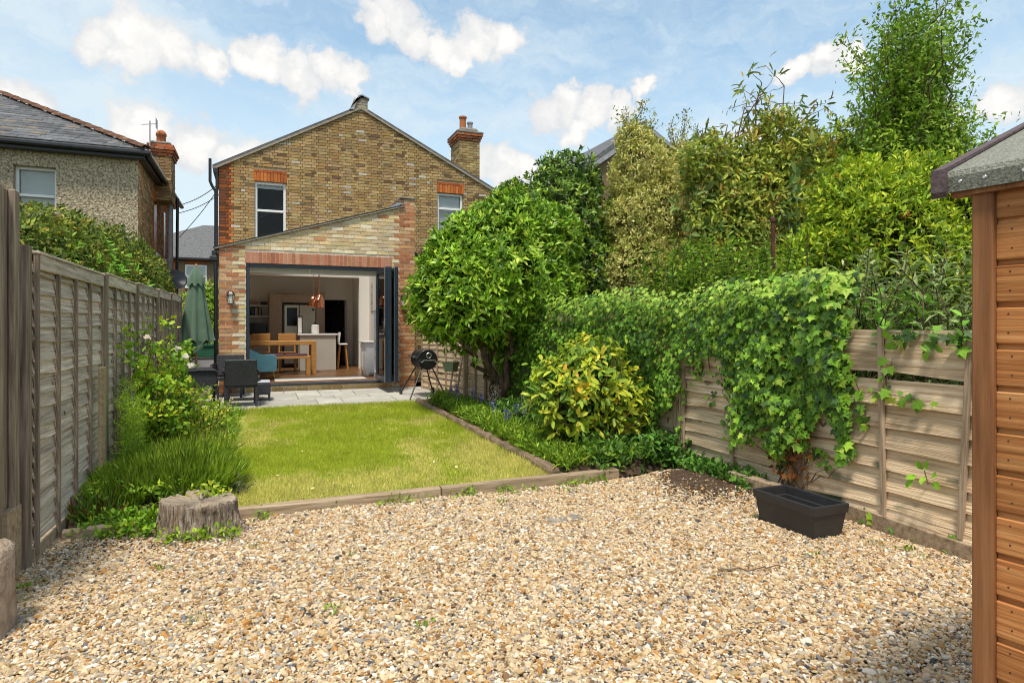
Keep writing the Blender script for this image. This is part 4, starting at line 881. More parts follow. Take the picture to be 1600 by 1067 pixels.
def stump():
    root = thing('tree_stump', 'sawn grey tree stump with split bark at the gravel edge', 'tree stump', (-.39, 5.1, 0)); n = 168; rows = [(-.04,1.10),(.0,1.04),(.025,.99),(.05,.955),(.075,.93),(.10,.91),(.125,.90),(.15,.895),(.175,.89),(.205,.885),(.215,.86)]; V = []; F = []
    th = np.linspace(0, 2*math.pi, n, endpoint=False); cr = np.random.default_rng(2)
    rid = fbm(np.cos(th)*3, np.sin(th)*3, 2.4, 31); fine = np.abs(fbm(np.cos(th)*9, np.sin(th)*9, 2.2, 33)); fl = .22*np.exp(-((np.mod(th+.45+math.pi, 6.283)-math.pi)/.35)**2)+.13*np.exp(-((np.mod(th-3.3+math.pi, 6.283)-math.pi)/.4)**2)+.1*np.exp(-((np.mod(th+1.7+math.pi, 6.283)-math.pi)/.3)**2)
    for z, s in rows:
        low = max(0, 1-z/.16); r = s*(1+.09*rid-.12*fine**.7*(.7+.3*np.sin(z*22+rid*4))+fl*1.3*low**1.5-.10*np.exp(-((np.mod(th+1.25+math.pi, 6.283)-math.pi)/.22)**2)*(z < .17))+cr.normal(0, .006, n)
        tz = z+(.022*np.cos(th*1-2.6)+.025*rid+.012*fine if z > .20 else 0)
        V.append(np.stack([-.40+.285*r*np.cos(th), 5.1+.21*r*np.sin(th), tz+0*th], 1))
    V = np.concatenate(V); F = [(i*n+k, i*n+(k+1) % n, (i+1)*n+(k+1) % n, (i+1)*n+k) for i in range(len(rows)-1) for k in range(n)]
    link('trunk', npmesh('trunk', V, np.array(F), M_['stump_wood'], smooth=False), root)
    top = MB(); tv = V[-n:]; cen = tv.mean(0); rings = [(1.0,0),(.75,-.006),(.45,-.012),(.2,-.016)]; vs = []
    for s, dz in rings: vs += [tuple(cen+(p-cen)*s+np.array((0,0,dz+cr.normal(0,.003)))) for p in tv]
    vs.append(tuple(cen-np.array((0,0,.018)))); fs = [(i*n+k, i*n+(k+1) % n, (i+1)*n+(k+1) % n, (i+1)*n+k) for i in range(3) for k in range(n)]+[(3*n+k, 3*n+(k+1) % n, 4*n) for k in range(n)]
    top.add(vs, fs).build('sawn_top', M_['stump_top'], root)
stump()
def rect_loops(m, loops, close_bottom=True):
    b = len(m.v)
    for (x0, x1, y0, y1, z) in loops: m.v += [(x0,y0,z),(x1,y0,z),(x1,y1,z),(x0,y1,z)]; m.c += [(1,1,1)]*4
    for i in range(len(loops)-1):
        for k in range(4): m.f.append((b+4*i+k, b+4*i+(k+1) % 4, b+4*i+4+(k+1) % 4, b+4*i+4+k))
    m.f.append((b+3,b+2,b+1,b)); q = b+4*(len(loops)-1); m.f.append((q,q+1,q+2,q+3)); return m
tr = thing('planter_trough', 'empty black plastic planter trough on the gravel', 'planter', (3.67, 3.47, 0))
T = lambda e, z: (3.545-e*1.0, 3.80+e, 3.225-e, 3.725+e, z)
m = MB(); rect_loops(m, [T(0,.004),T(.022,.178),T(.032,.179),T(.036,.238),T(.033,.243),T(.021,.243),T(.018,.236),T(.012,.18)]); m.f.pop(); q = len(m.v)-4
m.build('body', M_['trough_plastic'], tr)
m = MB(); rect_loops(m, [T(.0165,.18),T(-.012,.178),T(-.030,.03)]); m.f.pop(-2); m.build('inner_liner', M_['trough_plastic'], tr)
sl_ = MB(); sl_.cbox(2.02, 2.30, 4.24, 4.36, -.01, .016, .006); tag(sl_.build('drain_cover', M_['stone_cap']), 'small grey drain cover half buried in the gravel', 'drain cover')
m = MB(); limb(m, (2.55,3.02,.025), (2.95,2.86,.03), .006, .003, .15, 7, 6); limb(m, (2.72,2.95,.03), (2.80,3.03,.04), .003, .002, .1, 3, 5); tag(m.build('fallen_twig', M_['twig']), 'thin dark twig lying on the gravel in front of the trough', 'twig')
m = MB(); m.cbox(3.95, 4.05, 4.0, 4.55, .05, .17, .006, Matrix.Rotation(R(0), 4, 'Z')); tag(m.build('timber_offcut', M_['sleeper']), 'pale timber offcut lying behind the trough under the ivy', 'timber')
m = MB(); m.tube([(4.98,5.03,0),(4.96,5.03,2.58)], .022, 10).lathe([(.03,0),(.03,.035),(.01,.05)], (4.96,5.03,2.57), 10); tag(m.build('metal_post', M_['rust_metal']), 'rusty brown metal post standing among the shrubs', 'post')

# ================================================================== patio furniture
def wicker_chair(x, y, z, rz, label, back=.78):
    """seat looks along local +y, the back is at local -y"""
    r = thing('wicker_chair', label, 'chair', (x, y, z), 'black wicker chairs on the patio'); r.rotation_euler = (0,0,rz)
    Mb = Matrix.Translation((0,-.24,.34)) @ Matrix.Rotation(R(8), 4, 'X')
    plink('backrest', MB().cbox(-.235, .235, -.02, .02, 0, back-.34, .014, Mb).mesh('backrest', M_['wicker']), r)
    plink('seat', MB().cbox(-.225, .225, -.22, .24, .30, .37, .014).mesh('seat', M_['wicker']), r)
    plink('seat_cushion', MB().cbox(-.20, .20, -.19, .22, .372, .41, .02).mesh('seat_cushion', M_['dark_fabric']), r)
    for s in (-1, 1):
        plink('armrest', MB().tube([(s*.24,-.25,.56),(s*.255,-.05,.575),(s*.255,.18,.57),(s*.25,.24,.52)], .024, 8).mesh('armrest', M_['wicker']), r)
        plink('side_panel', MB().cbox(s*.235-.012, s*.235+.012, -.21, .22, .30, .555, .008).mesh('side_panel', M_['wicker']), r)
        for yy in (-.235, .235): plink('leg', MB().cbox(s*.225-.018, s*.225+.018, yy-.018, yy+.018, .0, .31, .006).mesh('leg', M_['wicker']), r)
    return r
wicker_chair(-.27, 11.05, .215, R(3), 'black wicker chair with its back to the camera', .76)
wicker_chair(-.88, 11.35, .22, R(-80), 'black wicker chair at the left side, facing right', .74)
wicker_chair(-.50, 12.35, .238, R(176), 'black wicker chair against the brick pier behind the others', .74)
tb = thing('patio_table', 'low black wicker table hidden between the patio chairs', 'table', (-.25, 11.72, .225))
MB().cbox(-.52, .02, 11.48, 11.95, .60, .64, .008).build('table_top', M_['wicker'], tb)
for sx in (-.48, -.02):
    for sy in (11.52, 11.91): MB().cbox(sx-.02, sx+.02, sy-.02, sy+.02, .225, .60, .005).build('leg', M_['wicker'], tb)
st = thing('wicker_stool', 'small black wicker stool right of the chairs', 'stool', (.12, 11.6, .23))
MB().cbox(-.03, .19, 11.45, 11.85, .33, .53, .012).build('seat', M_['wicker'], st); MB().cbox(-.025, .185, 11.455, 11.845, .531, .56, .012).build('seat_pad', M_['plain_plastic'], st)
for sx in (-.01, .17):
    for sy in (11.47, 11.83): MB().cbox(sx-.016, sx+.016, sy-.016, sy+.016, .222, .331, .004).build('leg', M_['wicker'], st)
def parasol():
    r = thing('closed_parasol', 'closed green parasol standing beside the extension', 'parasol', (-1.05, 12.7, .25)); cx, cy = -1.05, 12.7; n = 64
    prof = [(2.56,.02),(2.50,.05),(2.40,.085),(2.2,.115),(1.95,.155),(1.7,.19),(1.45,.225),(1.28,.25),(1.20,.258)]; V = []; C = 0
    for i, (z, rr) in enumerate(prof):
        t = i/(len(prof)-1)
        for k in range(n):
            a = 2*math.pi*k/n; pl = 1+.20*t**.7*math.cos(8*a+.8*t)+.06*t*math.cos(13*a+2); zz = z+(.05*math.cos(8*a+.8)*(t > .95))
            V.append((cx+rr*pl*math.cos(a), cy+rr*pl*math.sin(a)*.9, zz))
    F = [(i*n+k, i*n+(k+1) % n, (i+1)*n+(k+1) % n, (i+1)*n+k) for i in range(len(prof)-1) for k in range(n)]
    link('canopy', npmesh('canopy', V, F, M_['parasol_cloth'], smooth=True), r)
    V = []; pr_ = [(2.575,.03),(2.50,.075),(2.40,.115),(2.28,.135),(2.24,.14)]
    for i, (z, rr) in enumerate(pr_):
        for k in range(n):
            a = 2*math.pi*k/n; pl = 1+.12*(i/4)*math.cos(8*a+.5); V.append((cx+rr*pl*math.cos(a), cy+rr*pl*math.sin(a), z-(.03*math.cos(8*a+.5) if i == 4 else 0)))
    link('vent_flap', npmesh('vent_flap', V, [(i*n+k, i*n+(k+1) % n, (i+1)*n+(k+1) % n, (i+1)*n+k) for i in range(4) for k in range(n)], M_['parasol_cloth'], smooth=True), r)
    MB().tube([(cx,cy,.25),(cx,cy,2.55)], .022, 12).build('pole', M_['oak'], r); MB().lathe([(.012,0),(.022,.02),(.012,.05),(.004,.06)], (cx,cy,2.57), 12).build('finial', M_['oak'], r)
    MB().lathe([(.24,0),(.24,.05),(.05,.09),(.04,.30)], (cx,cy,.237), 24).build('base', M_['concrete'], r)
    MB().add([(cx+.02,cy-.23,1.25),(cx+.16,cy-.2,1.22),(cx+.12,cy-.2,1.10),(cx-.02,cy-.23,1.0),(cx-.06,cy-.22,1.1)], [(0,1,2,3,4)]).build('hanging_fold', M_['parasol_cloth'], r)
parasol()
def barbecue():
    r = thing('drum_barbecue', 'black drum barbecue on splayed legs at the patio corner', 'barbecue', (2.78, 11.2, .22)); cx, cz, ya, yb, rr = 2.80, .90, 10.95, 11.50, .185
    rot = Matrix.Rotation(R(-90), 4, 'X')
    body = MB().lathe([(.02,0),(rr-.012,0),(rr,.012),(rr,.268),(rr+.004,.272),(rr+.004,.282),(rr,.286),(rr,.54),(rr-.012,.55),(.02,.55)], (cx,ya,cz), 36, rot); body.build('drum', M_['dark_metal'], r, smooth=False)
    MB().tube([(cx-.19,ya+.0,cz+.02),(cx-.19,yb,cz+.02)], .010, 6).build('lid_seam', M_['dark_metal'], r)
    MB().lathe([(.048,0),(.052,.006),(.044,.012),(.040,.008),(.036,.008),(.0,.009)][:5], (cx+.02,ya-.003,cz+.075), 24, Matrix.Rotation(R(90), 4, 'X')).build('thermometer_rim', M_['chrome'], r)
    MB().lathe([(.036,0),(.036,.006)], (cx+.02,ya-.003,cz+.075), 24, Matrix.Rotation(R(90), 4, 'X')).build('thermometer_dial', M_['lamp_glass'], r)
    MB().box(cx-.004, cx+.03, ya-.013, ya-.010, cz+.070, cz+.078).box(cx+.016, cx+.024, ya-.013, ya-.0105, cz+.05, cz+.10).build('thermometer_needle', M_['dark_metal'], r)
    MB().tube([(cx-.12,ya-.002,cz-.06),(cx-.125,ya-.07,cz-.045),(cx-.09,ya-.085,cz-.01),(cx+.11,ya-.085,cz-.01),(cx+.145,ya-.07,cz-.045),(cx+.14,ya-.002,cz-.06)], .011, 8).build('end_handle', M_['chrome'], r)
    MB().tube([(cx-.188,ya+.10,cz+.05),(cx-.245,ya+.10,cz+.06),(cx-.245,yb-.10,cz+.06),(cx-.188,yb-.10,cz+.05)], .010, 8).build('lid_handle', M_['chrome'], r)
    legs = [((cx-.10,ya+.05,cz-.155),(2.44,10.78,.215)),((cx+.10,ya+.05,cz-.155),(3.12,10.86,.215)),((cx-.10,yb-.05,cz-.155),(2.47,11.68,.25)),((cx+.10,yb-.05,cz-.155),(3.08,11.66,.25))]
    for a, b in legs: MB().tube([a, b], .013, 8).build('leg', M_['dark_metal'], r)
    q = lambda i, t: Vector(legs[i][0]).lerp(Vector(legs[i][1]), t)
    MB().tube([q(0,.42), q(2,.42)], .009, 6).tube([q(1,.42), q(3,.42)], .009, 6).tube([q(2,.5), q(3,.5)], .009, 6).build('brace', M_['dark_metal'], r)
    for i in (2, 3): p = q(i, 1); MB().lathe([(.01,-.02),(.062,-.02),(.07,-.012),(.07,.012),(.062,.02),(.01,.02)], (p.x,p.y,.275), 18, Matrix.Rotation(R(90), 4, 'Y')).build('wheel', M_['black_plastic'], r)
barbecue()
def wall_lamp(x, z, label):
    r = thing('wall_lantern', label, 'wall lamp', (x, EY, z), 'lanterns on the extension piers')
    MB().cbox(x-.035, x+.035, EY-.025, EY-.004, z-.04, z+.10, .006).tube([(x,EY-.02,z+.10),(x,EY-.09,z+.13),(x,EY-.10,z+.10)], .010, 6).build('bracket', M_['dark_metal'], r)
    MB().lathe([(.012,.13),(.035,.115),(.075,.06),(.08,.05),(.07,.045),(.0,.045)][:5], (x,EY-.11,z), 6).build('hood', M_['dark_metal'], r)
    MB().lathe([(.042,-.11),(.060,.044)], (x,EY-.11,z), 6).build('glass', M_['lamp_glass'], r)
    fr_ = MB()
    for k in range(6): a = math.pi*k/3; fr_.tube([(x+.045*math.cos(a),EY-.11+.045*math.sin(a),z-.115),(x+.063*math.cos(a),EY-.11+.063*math.sin(a),z+.045)], .004, 5)
    fr_.lathe([(.02,-.13),(.048,-.12),(.048,-.11)], (x,EY-.11,z), 6).build('cage', M_['dark_metal'], r)
wall_lamp(-.48, 2.03, 'black wall lantern on the left brick pier'); wall_lamp(2.76, 2.03, 'black wall lantern on the right brick pier, half behind the tree')
r = thing('outdoor_socket', 'pale grey outdoor socket box behind the barbecue', 'socket', (2.62, EY, .88)); MB().cbox(2.56, 2.70, EY-.07, EY-.004, .82, .94, .01).build('box', M_['plain_plastic'], r); MB().cbox(2.57, 2.69, EY-.082, EY-.071, .83, .90, .004).build('flap', M_['grey_pipe'], r)
r = thing('ladder_trellis', 'narrow pinkish wooden ladder trellis leaning on the right fence', 'trellis', (3.2, 10.8, .2))
A = Matrix.Translation((3.18,10.72,.17)) @ Matrix.Rotation(R(9), 4, 'Y') @ Matrix.Rotation(R(-58), 4, 'Z')
for s in (-.085, .085): MB().cbox(s-.014, s+.014, -.012, .012, 0, 1.0, .003, A).build('stile', M_['lattice_wood'], r)
for k in range(10): MB().cbox(-.07, .07, -.010, .010, .06+.095*k, .095+.095*k, .003, A).build('rung', M_['lattice_wood'], r)
r = thing('hanging_planter', 'small olive green planter hooked on the ladder trellis', 'planter', (3.14, 10.66, .75))
Mp = Matrix.Translation((3.13,10.62,.70)) @ Matrix.Rotation(R(-58), 4, 'Z'); m = MB(); rect_loops(m, [(-.09,.09,-.06,.06,0),(-.13,.13,-.08,.08,.15),(-.14,.14,-.09,.09,.155),(-.14,.14,-.09,.09,.175),(-.125,.125,-.075,.075,.175),(-.10,.10,-.055,.055,.05)]); m.v = [tuple(Mp @ Vector(p)) for p in m.v]; m.build('pot', M_['green_pot'], r)
MB().tube([Mp @ Vector((-.05,.08,.165)), Mp @ Vector((-.05,.13,.19)), Mp @ Vector((-.05,.13,.12))], .004, 5).tube([Mp @ Vector((.05,.08,.165)), Mp @ Vector((.05,.13,.19)), Mp @ Vector((.05,.13,.12))], .004, 5).build('hook', M_['dark_metal'], r)
for (x, y, l) in ((3.30,10.35,'thin pale timber stake beside the ladder trellis'), (3.44,9.7,'short dark timber stake left of the round tree trunk')):
    tag(MB().cbox(x-.016, x+.016, y-.016, y+.016, .12, 1.12, .003).build('timber_stake', M_['pale_batten']), l, 'stake')
r = thing('storage_bin', 'grey lidded bin in the side passage', 'bin', (-1.0, 14.2, .235)); m = MB(); rect_loops(m, [(-1.20,-.80,14.0,14.5,.237),(-1.22,-.76,13.97,14.53,.84)]); m.build('body', M_['grey_pipe'], r); MB().cbox(-1.23, -.75, 13.96, 14.54, .841, .875, .01).build('lid', M_['dark_metal'], r)
r = thing('green_crate', 'green plastic crate on top of the bin in the passage', 'crate', (-1.0, 14.2, .876)); m = MB(); rect_loops(m, [(-1.16,-.80,14.02,14.45,.877),(-1.20,-.77,14.0,14.48,1.10),(-1.22,-.75,13.98,14.5,1.105),(-1.22,-.75,13.98,14.5,1.13),(-1.18,-.79,14.02,14.46,1.13),(-1.15,-.82,14.04,14.44,.9)]); m.build('body', M_['green_plastic'], r)
r = thing('satellite_dish', 'dark satellite dish on the side of the pebbledash house', 'satellite dish', (-2.1, 17.6, 2.4))
MB().lathe([(.02,0),(.14,.02),(.23,.06),(.27,.10),(.265,.105),(.22,.07),(.02,.015)], (-1.92,17.4,2.62), 26, Matrix.Rotation(R(62), 4, 'X') @ Matrix.Rotation(R(20), 4, 'Y')).build('dish', M_['black_plastic'], r, smooth=True)
MB().tube([(-2.33,17.5,2.6),(-2.05,17.5,2.6),(-1.93,17.45,2.62)], .02, 8).build('bracket', M_['dark_metal'], r); MB().tube([(-1.92,17.36,2.45),(-1.90,17.10,2.50)], .012, 6).build('feed_arm', M_['dark_metal'], r)

# ================================================================== kitchen contents
def legs4(r, x0, x1, y0, y1, z0, z1, w, mat, name='leg'):
    for a in (x0, x1-w):
        for b in (y0, y1-w): MB().cbox(a, a+w, b, b+w, z0, z1, .004).build(name, M_[mat], r)
r = thing('dining_table', 'chunky oak dining table just inside the open doors', 'table', (.5, 15.8, FZ)); MB().cbox(-.36, 1.26, 15.40, 16.20, FZ+.67, FZ+.76, .006).build('table_top', M_['oak'], r); legs4(r, -.36, 1.26, 15.40, 16.20, FZ, FZ+.67, .11, 'oak')
r = thing('dining_bench', 'oak bench with plum seat pad in front of the table', 'bench', (.5, 15.1, FZ)); MB().cbox(-.30, 1.10, 14.98, 15.30, FZ+.37, FZ+.43, .005).build('seat', M_['oak'], r); legs4(r, -.30, 1.10, 14.98, 15.30, FZ, FZ+.37, .09, 'oak')
MB().cbox(.12, .54, 14.99, 15.29, FZ+.432, FZ+.48, .02).build('seat_pad', M_['plum_cloth'], r); MB().cbox(.55, 1.04, 14.99, 15.29, FZ+.432, FZ+.48, .02).build('seat_pad', M_['plum_cloth'], r)
for x, l in ((.06, 'oak dining chair behind the table, left one'), (.66, 'oak dining chair behind the table, beside the island')):
    r = thing('dining_chair', l, 'chair', (x, 16.4, FZ), 'oak dining chairs'); MB().cbox(x-.21, x+.21, 16.22, 16.62, FZ+.43, FZ+.47, .006).build('seat', M_['oak'], r)
    MB().cbox(x-.21, x+.21, 16.60, 16.64, FZ+.62, FZ+.93, .012).build('backrest', M_['oak'], r); legs4(r, x-.20, x+.20, 16.24, 16.62, FZ, FZ+.43, .04, 'oak')
    for s in (-.20, .165): MB().cbox(x+s, x+s+.035, 16.602, 16.638, FZ+.47, FZ+.62, .004).build('back_post', M_['oak'], r)
r = thing('armchair', 'teal blue armchair with cushion at the left door jamb', 'armchair', (.0, 14.3, FZ))
m = MB()
def arm(y): m.prism([(-.34,FZ+.16),(.34,FZ+.16),(.36,FZ+.45),(.30,FZ+.49),(.05,FZ+.50),(-.18,FZ+.62),(-.38,FZ+.72),(-.40,FZ+.70)], 'y', y, y+.09)
arm(13.92); m.build('armrest', M_['teal_cloth'], r); m = MB(); arm(14.50); m.build('armrest', M_['teal_cloth'], r)
MB().prism([(-.34,FZ+.16),(-.22,FZ+.16),(-.26,FZ+.72),(-.38,FZ+.76),(-.42,FZ+.73)], 'y', 14.012, 14.498).build('backrest', M_['teal_cloth'], r); MB().cbox(-.22, .35, 14.012, 14.498, FZ+.18, FZ+.42, .03).build('seat', M_['teal_cloth'], r)
MB().cbox(-.20, -.08, -.21, .21, -.02, .34, .05, Matrix.Translation((-.04,14.25,FZ+.42)) @ Matrix.Rotation(R(-16), 4, 'Y')).build('cushion', M_['teal_cloth'], r)
for a in (-.28, .28):
    for b in (13.97, 14.53): MB().tube([(a,b,FZ+.17),(a+.03*(1 if a > 0 else -1),b,FZ)], [.022,.013], 8).build('leg', M_['oak'], r)
r = thing('kitchen_island', 'pale grey kitchen island with white worktop', 'kitchen island', (1.4, 17.2, FZ)); MB().box(.96, 1.84, 16.60, 17.45, FZ, FZ+.88).build('cabinet', M_['island_paint'], r); MB().cbox(.92, 1.90, 16.56, 17.50, FZ+.881, FZ+.92, .006).build('worktop', M_['white_upvc'], r)
r = thing('bar_stool', 'wooden bar stool at the right end of the island', 'stool', (2.05, 17.0, FZ)); MB().cbox(1.93, 2.17, 16.85, 17.15, FZ+.62, FZ+.66, .02).build('seat', M_['white_upvc'], r)
for a, b in ((-.1,-.12),(.1,-.12),(-.1,.12),(.1,.12)): MB().tube([(2.05+a*.7,17.+b*.7,FZ+.62),(2.05+a*1.25,17.+b*1.25,FZ)], .016, 8).build('leg', M_['oak'], r)
MB().prism([(1.93,FZ+.66),(1.96,FZ+.66),(1.99,FZ+.95),(1.95,FZ+.95)], 'y', 16.87, 17.13).build('backrest', M_['white_upvc'], r)
r = thing('glass_jar', 'glass storage jar standing on the island worktop', 'jar', (1.36, 16.95, FZ+.92)); MB().lathe([(.085,0),(.095,.03),(.095,.20),(.07,.235)], (1.36,16.95,FZ+.921), 16).build('jar', M_['print_paper'], r); MB().lathe([(.075,0),(.075,.02),(.02,.03),(.025,.06),(.01,.07)], (1.36,16.95,FZ+1.157), 14).build('lid', M_['black_plastic'], r)
r = thing('table_lantern', 'tall pale lantern in a dark frame on the island', 'lantern', (.98, 17.0, FZ+.92)); MB().cbox(.93, 1.03, 16.95, 17.05, FZ+.935, FZ+1.33, .006).build('candle_glass', M_['print_paper'], r)
m = MB()
for a in (.915, 1.033):
    for b in (16.935, 17.053): m.box(a, a+.014, b, b+.014, FZ+.921, FZ+1.36)
m.box(.915, 1.047, 16.935, 17.067, FZ+1.36, FZ+1.375).build('frame', M_['black_plastic'], r)
for k, (x, z, y, l) in enumerate(((1.20,1.98,15.55,'left copper pendant lamp above the table'), (1.31,1.95,15.35,'front copper pendant lamp above the table'), (1.36,2.03,15.72,'right copper pendant lamp above the table'))):
    r = thing('pendant_lamp', l, 'pendant lamp', (x, y, 3.3), 'copper pendant lamps'); MB().lathe([(.02,.24),(.06,.22),(.085,.16),(.10,.08),(.115,0),(.110,0),(.09,.10),(.05,.20)], (x,y,z), 24).build('shade', M_['copper'], r, smooth=True); MB().tube([(x,y,z+.22),(x+.03*(1.25-x),y,3.6)], .006, 6).build('cord', M_['copper'], r)
r = thing('tall_kitchen_units', 'light wood tall kitchen units around the fridge', 'cabinet', (1.0, 18.5, FZ)); MB().box(.26, .60, 18.26, 18.85, FZ, 2.40).box(1.49, 1.72, 18.26, 18.85, FZ, 2.40).box(.60, 1.49, 18.27, 18.85, 2.16, 2.40).build('carcass', M_['unit_wood'], r); MB().cbox(.24, 1.74, 18.22, 18.85, 2.401, 2.44, .01).build('cornice', M_['unit_wood'], r)
MB().box(.605, 1.485, 18.245, 18.265, 2.18, 2.385).build('cupboard_door', M_['unit_wood'], r); MB().box(.285, .595, 18.24, 18.258, FZ+.1, 2.38).build('cupboard_door', M_['unit_wood'], r)
r = thing('fridge_freezer', 'steel double door fridge freezer with dark dispenser', 'fridge', (1.05, 18.5, FZ)); MB().box(.615, 1.475, 18.30, 18.84, FZ+.02, 2.12).build('body', M_['black_plastic'], r)
MB().cbox(.65, 1.035, 18.24, 18.298, FZ+.08, 2.10, .01).build('door', M_['steel'], r); MB().cbox(1.045, 1.47, 18.24, 18.298, FZ+.08, 2.10, .01).build('door', M_['steel'], r); MB().box(.72, .985, 18.228, 18.239, 1.52, 2.02).build('screen', M_['screen_black'], r); MB().box(1.38, 1.43, 18.23, 18.239, 1.94, 2.0).build('badge', M_['screen_black'], r)
r = thing('kitchen_counter', 'dark oven and counter below the wall shelves', 'counter', (0, 18.5, FZ)); MB().box(-.40, .255, 18.25, 18.85, FZ, 1.26).build('cabinet', M_['island_paint'], r); MB().cbox(-.40, .255, 18.22, 18.85, 1.261, 1.30, .006).build('worktop', M_['oak'], r); MB().cbox(-.36, .20, 18.35, 18.75, 1.301, 1.60, .01).build('range_oven', M_['screen_black'], r)
for z, l in ((1.76, 'lower white wall shelf holding the books'), (2.06, 'upper white wall shelf with small boxes')): tag(MB().cbox(-.40, .255, 18.58, 18.855, z, z+.035, .004).build('wall_shelf', M_['white_upvc']), l, 'shelf')
x = -.38
for k in range(13):
    w = random.uniform(.025, .045); h = random.uniform(.17, .235)
    m = MB(); m.cbox(x, x+w, 18.63, 18.82, 1.796, 1.796+h, .003)
    o = m.build('book', M_['book_cover']); o.color = (*random.choice([(.03,.05,.09),(.5,.5,.46),(.05,.12,.13),(.3,.06,.05),(.02,.02,.02),(.12,.16,.2),(.42,.38,.3)]), 1)
    tag(o, 'upright book on the lower kitchen wall shelf', 'book', 'books on the kitchen shelf'); x += w+.003
for (a, b, h, c, l) in ((-.37,-.22,.12,(.10,.04,.06),'plum coloured box on the upper shelf'), (-.17,-.02,.10,(.4,.22,.16),'brown patterned box on the upper shelf'), (.05,.22,.09,(.06,.06,.06),'black tin on the upper shelf')):
    o = MB().cbox(a, b, 18.62, 18.80, 2.096, 2.096+h, .006).build('storage_box', M_['book_cover']); o.color = (*c, 1); tag(o, l, 'box')
r = thing('white_cabinet', 'white painted two door cabinet by the right wall', 'cabinet', (2.42, 14.5, FZ)); MB().cbox(2.24, 2.68, 14.25, 15.05, FZ+.06, FZ+.73, .006).build('carcass', M_['white_upvc'], r); MB().cbox(2.19, 2.69, 14.21, 15.08, FZ+.731, FZ+.76, .006).build('top', M_['white_upvc'], r)
for a, b in ((14.27,14.64),(14.66,15.03)):
    d = MB().cbox(2.222, 2.239, a, b, FZ+.10, FZ+.55, .004).build('door', M_['white_upvc'], r); MB().cbox(2.214, 2.2215, a+.07, b-.07, FZ+.16, FZ+.49, .003).build('panel', M_['print_paper'], d); MB().cbox(2.222, 2.239, a, b, FZ+.57, FZ+.71, .004).build('drawer', M_['white_upvc'], r)
legs4(r, 2.24, 2.68, 14.25, 15.05, FZ, FZ+.06, .05, 'white_upvc', 'foot')
r = thing('letter_rack', 'tall white open rack beside the folded doors', 'rack', (2.5, 13.7, FZ))
for y in (13.50, 13.78): MB().cbox(2.33, 2.37, y, y+.03, FZ, 1.86, .004).cbox(2.62, 2.66, y, y+.03, FZ, 1.86, .004).build('upright', M_['white_upvc'], r)
for z in (.50, .86, 1.20, 1.52, 1.82): MB().cbox(2.331, 2.659, 13.531, 13.779, z, z+.03, .004).build('shelf', M_['white_upvc'], r)
for z in (.532, .892): MB().cbox(2.36, 2.60, 13.54, 13.77, z, z+.22, .01).build('basket', M_['grey_pipe'], r)
tag(MB().cbox(.30, 2.10, 13.30, 14.05, FZ+.001, FZ+.014, .004).build('door_rug', M_['rug']), 'pale pinkish rug just inside the threshold', 'rug')
r = thing('wall_picture', 'narrow print with dark diamond shapes on the right kitchen wall', 'picture', (2.69, 16.3, 2.2)); MB().cbox(2.685, 2.698, 16.0, 16.42, 1.90, 2.62, .003).build('paper', M_['print_paper'], r)
m = MB()
for (yc, zc, s) in ((16.21,2.28,.07),(16.21,2.12,.10),(16.21,1.98,.05)): m.add([(2.683,yc-s,zc),(2.683,yc,zc+s*1.1),(2.683,yc+s,zc),(2.683,yc,zc-s*1.1)], [(0,1,2,3)])
m.add([(2.683,16.14,2.50),(2.683,16.28,2.50),(2.683,16.28,2.53),(2.683,16.14,2.53)], [(0,1,2,3)]).build('motif', M_['screen_black'], r)
r = thing('hanging_coat', 'black coat hanging in the dark hallway doorway', 'coat', (2.15, 19.3, 1.4)); m = MB(); m.lathe([(.06,.9),(.16,.82),(.20,.55),(.25,.2),(.27,0),(.2,-.02)], (2.22,19.3,1.28), 18); m.v = [(a, 19.3+(b-19.3)*.45+.02*math.sin(a*40), c) for a, b, c in m.v]; m.build('cloth', M_['dark_fabric'], r, smooth=True)
MB().tube([(2.22,19.3,2.17),(2.22,19.3,2.30),(2.22,19.6,2.30)], .008, 6).build('hanger', M_['chrome'], r)
r = MB().cbox(2.37, 2.41, 18.97, 19.7, FZ+.01, 2.27, .004).build('door', M_['white_upvc'], HALL); MB().tube([(2.365,19.05,1.42),(2.32,19.05,1.42),(2.32,19.15,1.42)], .010, 6).build('handle', M_['chrome'], r)
r = thing('roller_blind_box', 'white roller blind housing above the door opening', 'blind', (1.1, 13.3, 2.6)); MB().cbox(-.18, .95, 13.18, 13.30, 2.545, 2.645, .01).build('cassette', M_['white_upvc'], r); MB().cbox(.965, 2.40, 13.18, 13.30, 2.545, 2.645, .01).build('cassette', M_['white_upvc'], r)
# ================================================================== trees and shrubs
def A3(*a): return np.array(a, float)
def up(d, k): d = d.copy(); d[:, 2] += k; return unit(d)
def tree(name, label, loc, group=None, cat='tree'): return thing(name, label, cat, loc, group)
def inner_branches(mb, base, tips, r0=.02, r1=.005, n=60):
    for i in rng.choice(len(tips), min(n, len(tips)), replace=False): limb(mb, base[rng.integers(len(base))], tips[i], r0, r1, .10, 5, 5, .05)
